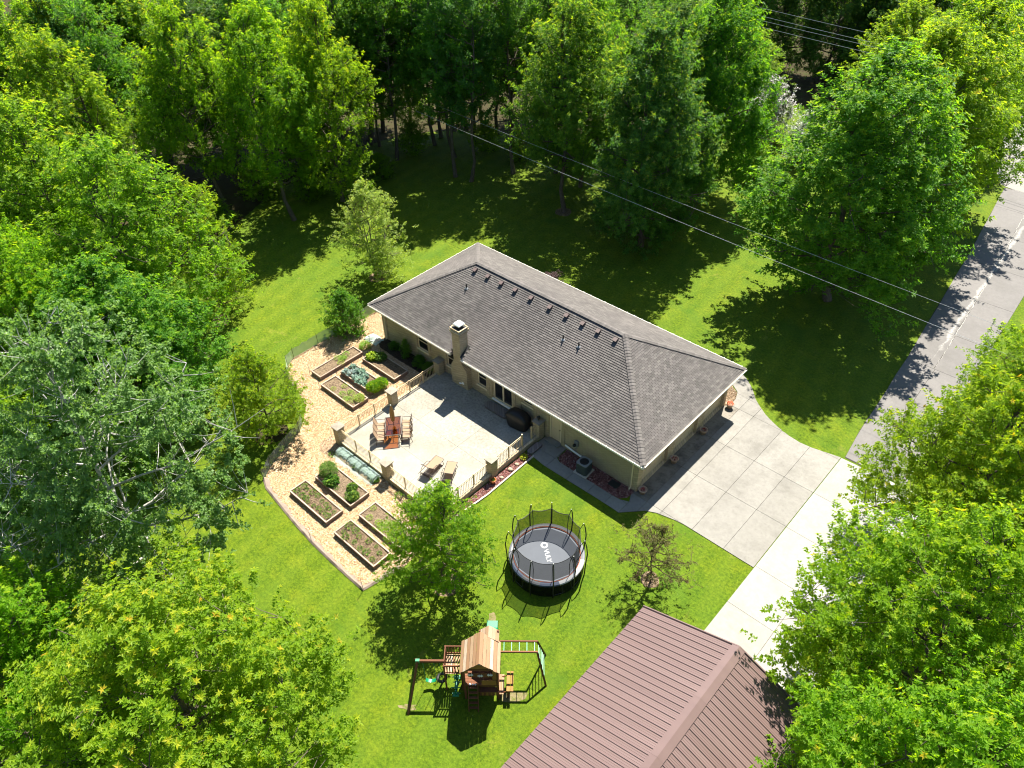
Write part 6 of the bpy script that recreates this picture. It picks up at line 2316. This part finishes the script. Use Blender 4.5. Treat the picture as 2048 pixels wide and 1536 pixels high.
for k in range(12):
    plant('seedling', 'green clump in the bed nearest the lawn corner', 'seedling', 12.4 + (k // 2) * .52 + gp.uniform(-.1, .1), -12.5 + (k % 2) * .55 + gp.uniform(-.1, .1), BZ, PM['seed'], gp.uniform(.6, 1.3), 'green clumps in the corner bed')
for k in range(6):
    plant('seedling', 'small seedling in the feathery bush bed', 'seedling', 9.6 + gp.uniform(0, 1.5), -10.9 + gp.uniform(0, 1.0), BZ, PM['seed'], gp.uniform(.5, .9), 'seedlings in the feathery bush bed')
for k in range(10):
    plant('weed', 'thin straw coloured weed in the bed under the lawn tree', 'weed', 12.4 + gp.uniform(0, 2.8), -10.95 + gp.uniform(0, .85), BZ, PM['weed'], gp.uniform(.7, 1.3), 'weeds in the bed under the lawn tree')
for k in range(9):
    plant('weed', 'thin weed in the weedy raised bed', 'weed', 1.9 + gp.uniform(0, 2.4), -5.65 + gp.uniform(0, .85), BZ, PM['weed'], gp.uniform(.7, 1.3), 'weeds in the weedy raised bed')
for k in range(7):
    plant('weed', 'thin weed in the crosswise raised bed', 'weed', .15 + gp.uniform(0, .65), -4.0 + gp.uniform(0, 1.9), BZ, PM['weed'], gp.uniform(.7, 1.2), 'weeds in the crosswise raised bed')
for k in range(9):
    plant('salad_green', 'leafy green plant under the cloudy row cover', 'plant', 7.45 + k * .40, -8.72 + gp.uniform(-.1, .1), .02, PM['leafy'], gp.uniform(.55, .75), 'greens under the row cover')
for x, y, lab in ((7.15, -9.15, 'small green plant at the foot of the patio corner pillar'), (12.6, -8.65, 'small green plant under the patio front fence')):
    plant('small_plant', lab, 'plant', x, y, .02, PM['seed'], 1.3)


def pot(x, y, z, lab, pm, fm, r=.24):
    t = thing('flower_pot', lab, 'flower pot', (x, y, z), 0, 'flower pots beside the house')
    MB().lathe([(0, 0), (r * .62, 0), (r * .95, r * 1.25), (r * 1.08, r * 1.27), (r * 1.08, r * 1.45), (r * .92, r * 1.45), (r * .88, r * 1.2), (0, r * 1.2)], 18).build('pot', pm, t, True)
    o = link('flowers', plant_mesh(int(x * 10 + y), 130 if fm is M['lf_orange'] else 34, r * (1.0 if fm is M['lf_orange'] else .55), r * (.9 if fm is M['lf_orange'] else .4), .075, .8, fm), t, (0, 0, r * 1.15))


M['lf_orange'] = leaf_material('orange_petal', [(0.0, (0.05, 0.10, 0.012)), (.3, (0.55, 0.10, 0.03)), (1.0, (0.65, 0.22, 0.12))], [(0.0, (0.6, 0.15, 0.06)), (1.0, (0.7, 0.3, 0.2))], .2, (1.1, 1, .8))
for y, lab, fm in ((.70, 'pale pot with dark red plant at the near garage corner', 'lf_red'), (3.90, 'pale pot with dark red plant between the first two garage doors', 'lf_red'), (7.12, 'pale pot with dark red plant between the last two garage doors', 'lf_red'), (10.25, 'pot of orange pink flowers in the sun at the far garage corner', 'lf_orange')):
    pot(22.80, y, .037, lab, M['clay'], M[fm])
pot(15.92, -4.35, .03, 'orange clay pot on the lava rock below the side fence', M['redclay'], M['lf_green'], .19)
plant('marigold', 'yellow flowering plant at the path end of the lava rock strip', 'plant', 15.98, -1.72, .03, PM['yellow'], 1.35)
M['boulder'] = plain('tan_field_stone', (0.34, 0.28, 0.20), 0.9, 0.2, 0.3, 6.0)
for x, y, s, lab in ((16.0, -2.40, .12, 'tan field stone in the lava rock nearest the yellow plant'), (15.98, -2.95, .15, 'mossy field stone in the middle of the lava rock strip'), (16.05, -3.75, .11, 'pale field stone in the lava rock nearest the clay pot')):
    g = random.Random(x * y)
    mb = MB()
    V = []
    for (r, z) in ((.0, -.3), (.8, -.2), (1.0, .2), (.7, .6), (0, .75)):
        for k in range(9):
            a = k / 9 * 6.283
            w = g.uniform(.8, 1.15)
            V.append((r * s * w * math.cos(a) * 1.2, r * s * w * math.sin(a), z * s))
    mb.v = V
    for i in range(4):
        for k in range(9):
            c = (k + 1) % 9
            mb.f.append((i * 9 + k, i * 9 + c, (i + 1) * 9 + c, (i + 1) * 9 + k))
    o = mb.build('field_stone', M['boulder'], None, True)
    o.location = (x, y, .05)
    tag(o, lab, 'stone', 'field stones in the lava rock')

# ------------------------------------------------------------------ overhead wires
M['wire'] = plain('bright_aluminium_cable', (0.55, 0.56, 0.56), 0.4, 0.5, 0.05, metal=0.3)


def wire(a, b, sag, lab, r=.017, grp=None):
    a, b = Vector(a), Vector(b)
    pts = []
    for k in range(25):
        t = k / 24
        p = a.lerp(b, t)
        p.z -= sag * 4 * t * (1 - t)
        pts.append(p - a)
    o = MB().tube(pts, r, 5).build('overhead_wire', M['wire'])
    o.location = a
    tag(o, lab, 'wire', grp)


wire((-14, 17.7, 7.8), (62, 14.5, 7.8), .4, 'nearer of the two bright overhead wires crossing behind the roof', .009, grp='overhead wires behind the house')
wire((-14, 19.8, 7.8), (62, 17.0, 7.8), .4, 'farther of the two overhead wires crossing behind the roof', .008, 'overhead wires behind the house')
for k, (y0, y1, z) in enumerate(((62.3, 60.0, 9.0), (59.6, 57.4, 9.0), (58.1, 57.0, 8.9), (57.0, 56.0, 8.6))):
    wire((-24, y0 + 2, z), (34, y1 - 2, z), .4, ['topmost', 'second', 'third', 'lowest'][k] + ' of the four wires against the dark trees at the top', .017, 'wires against the dark trees')
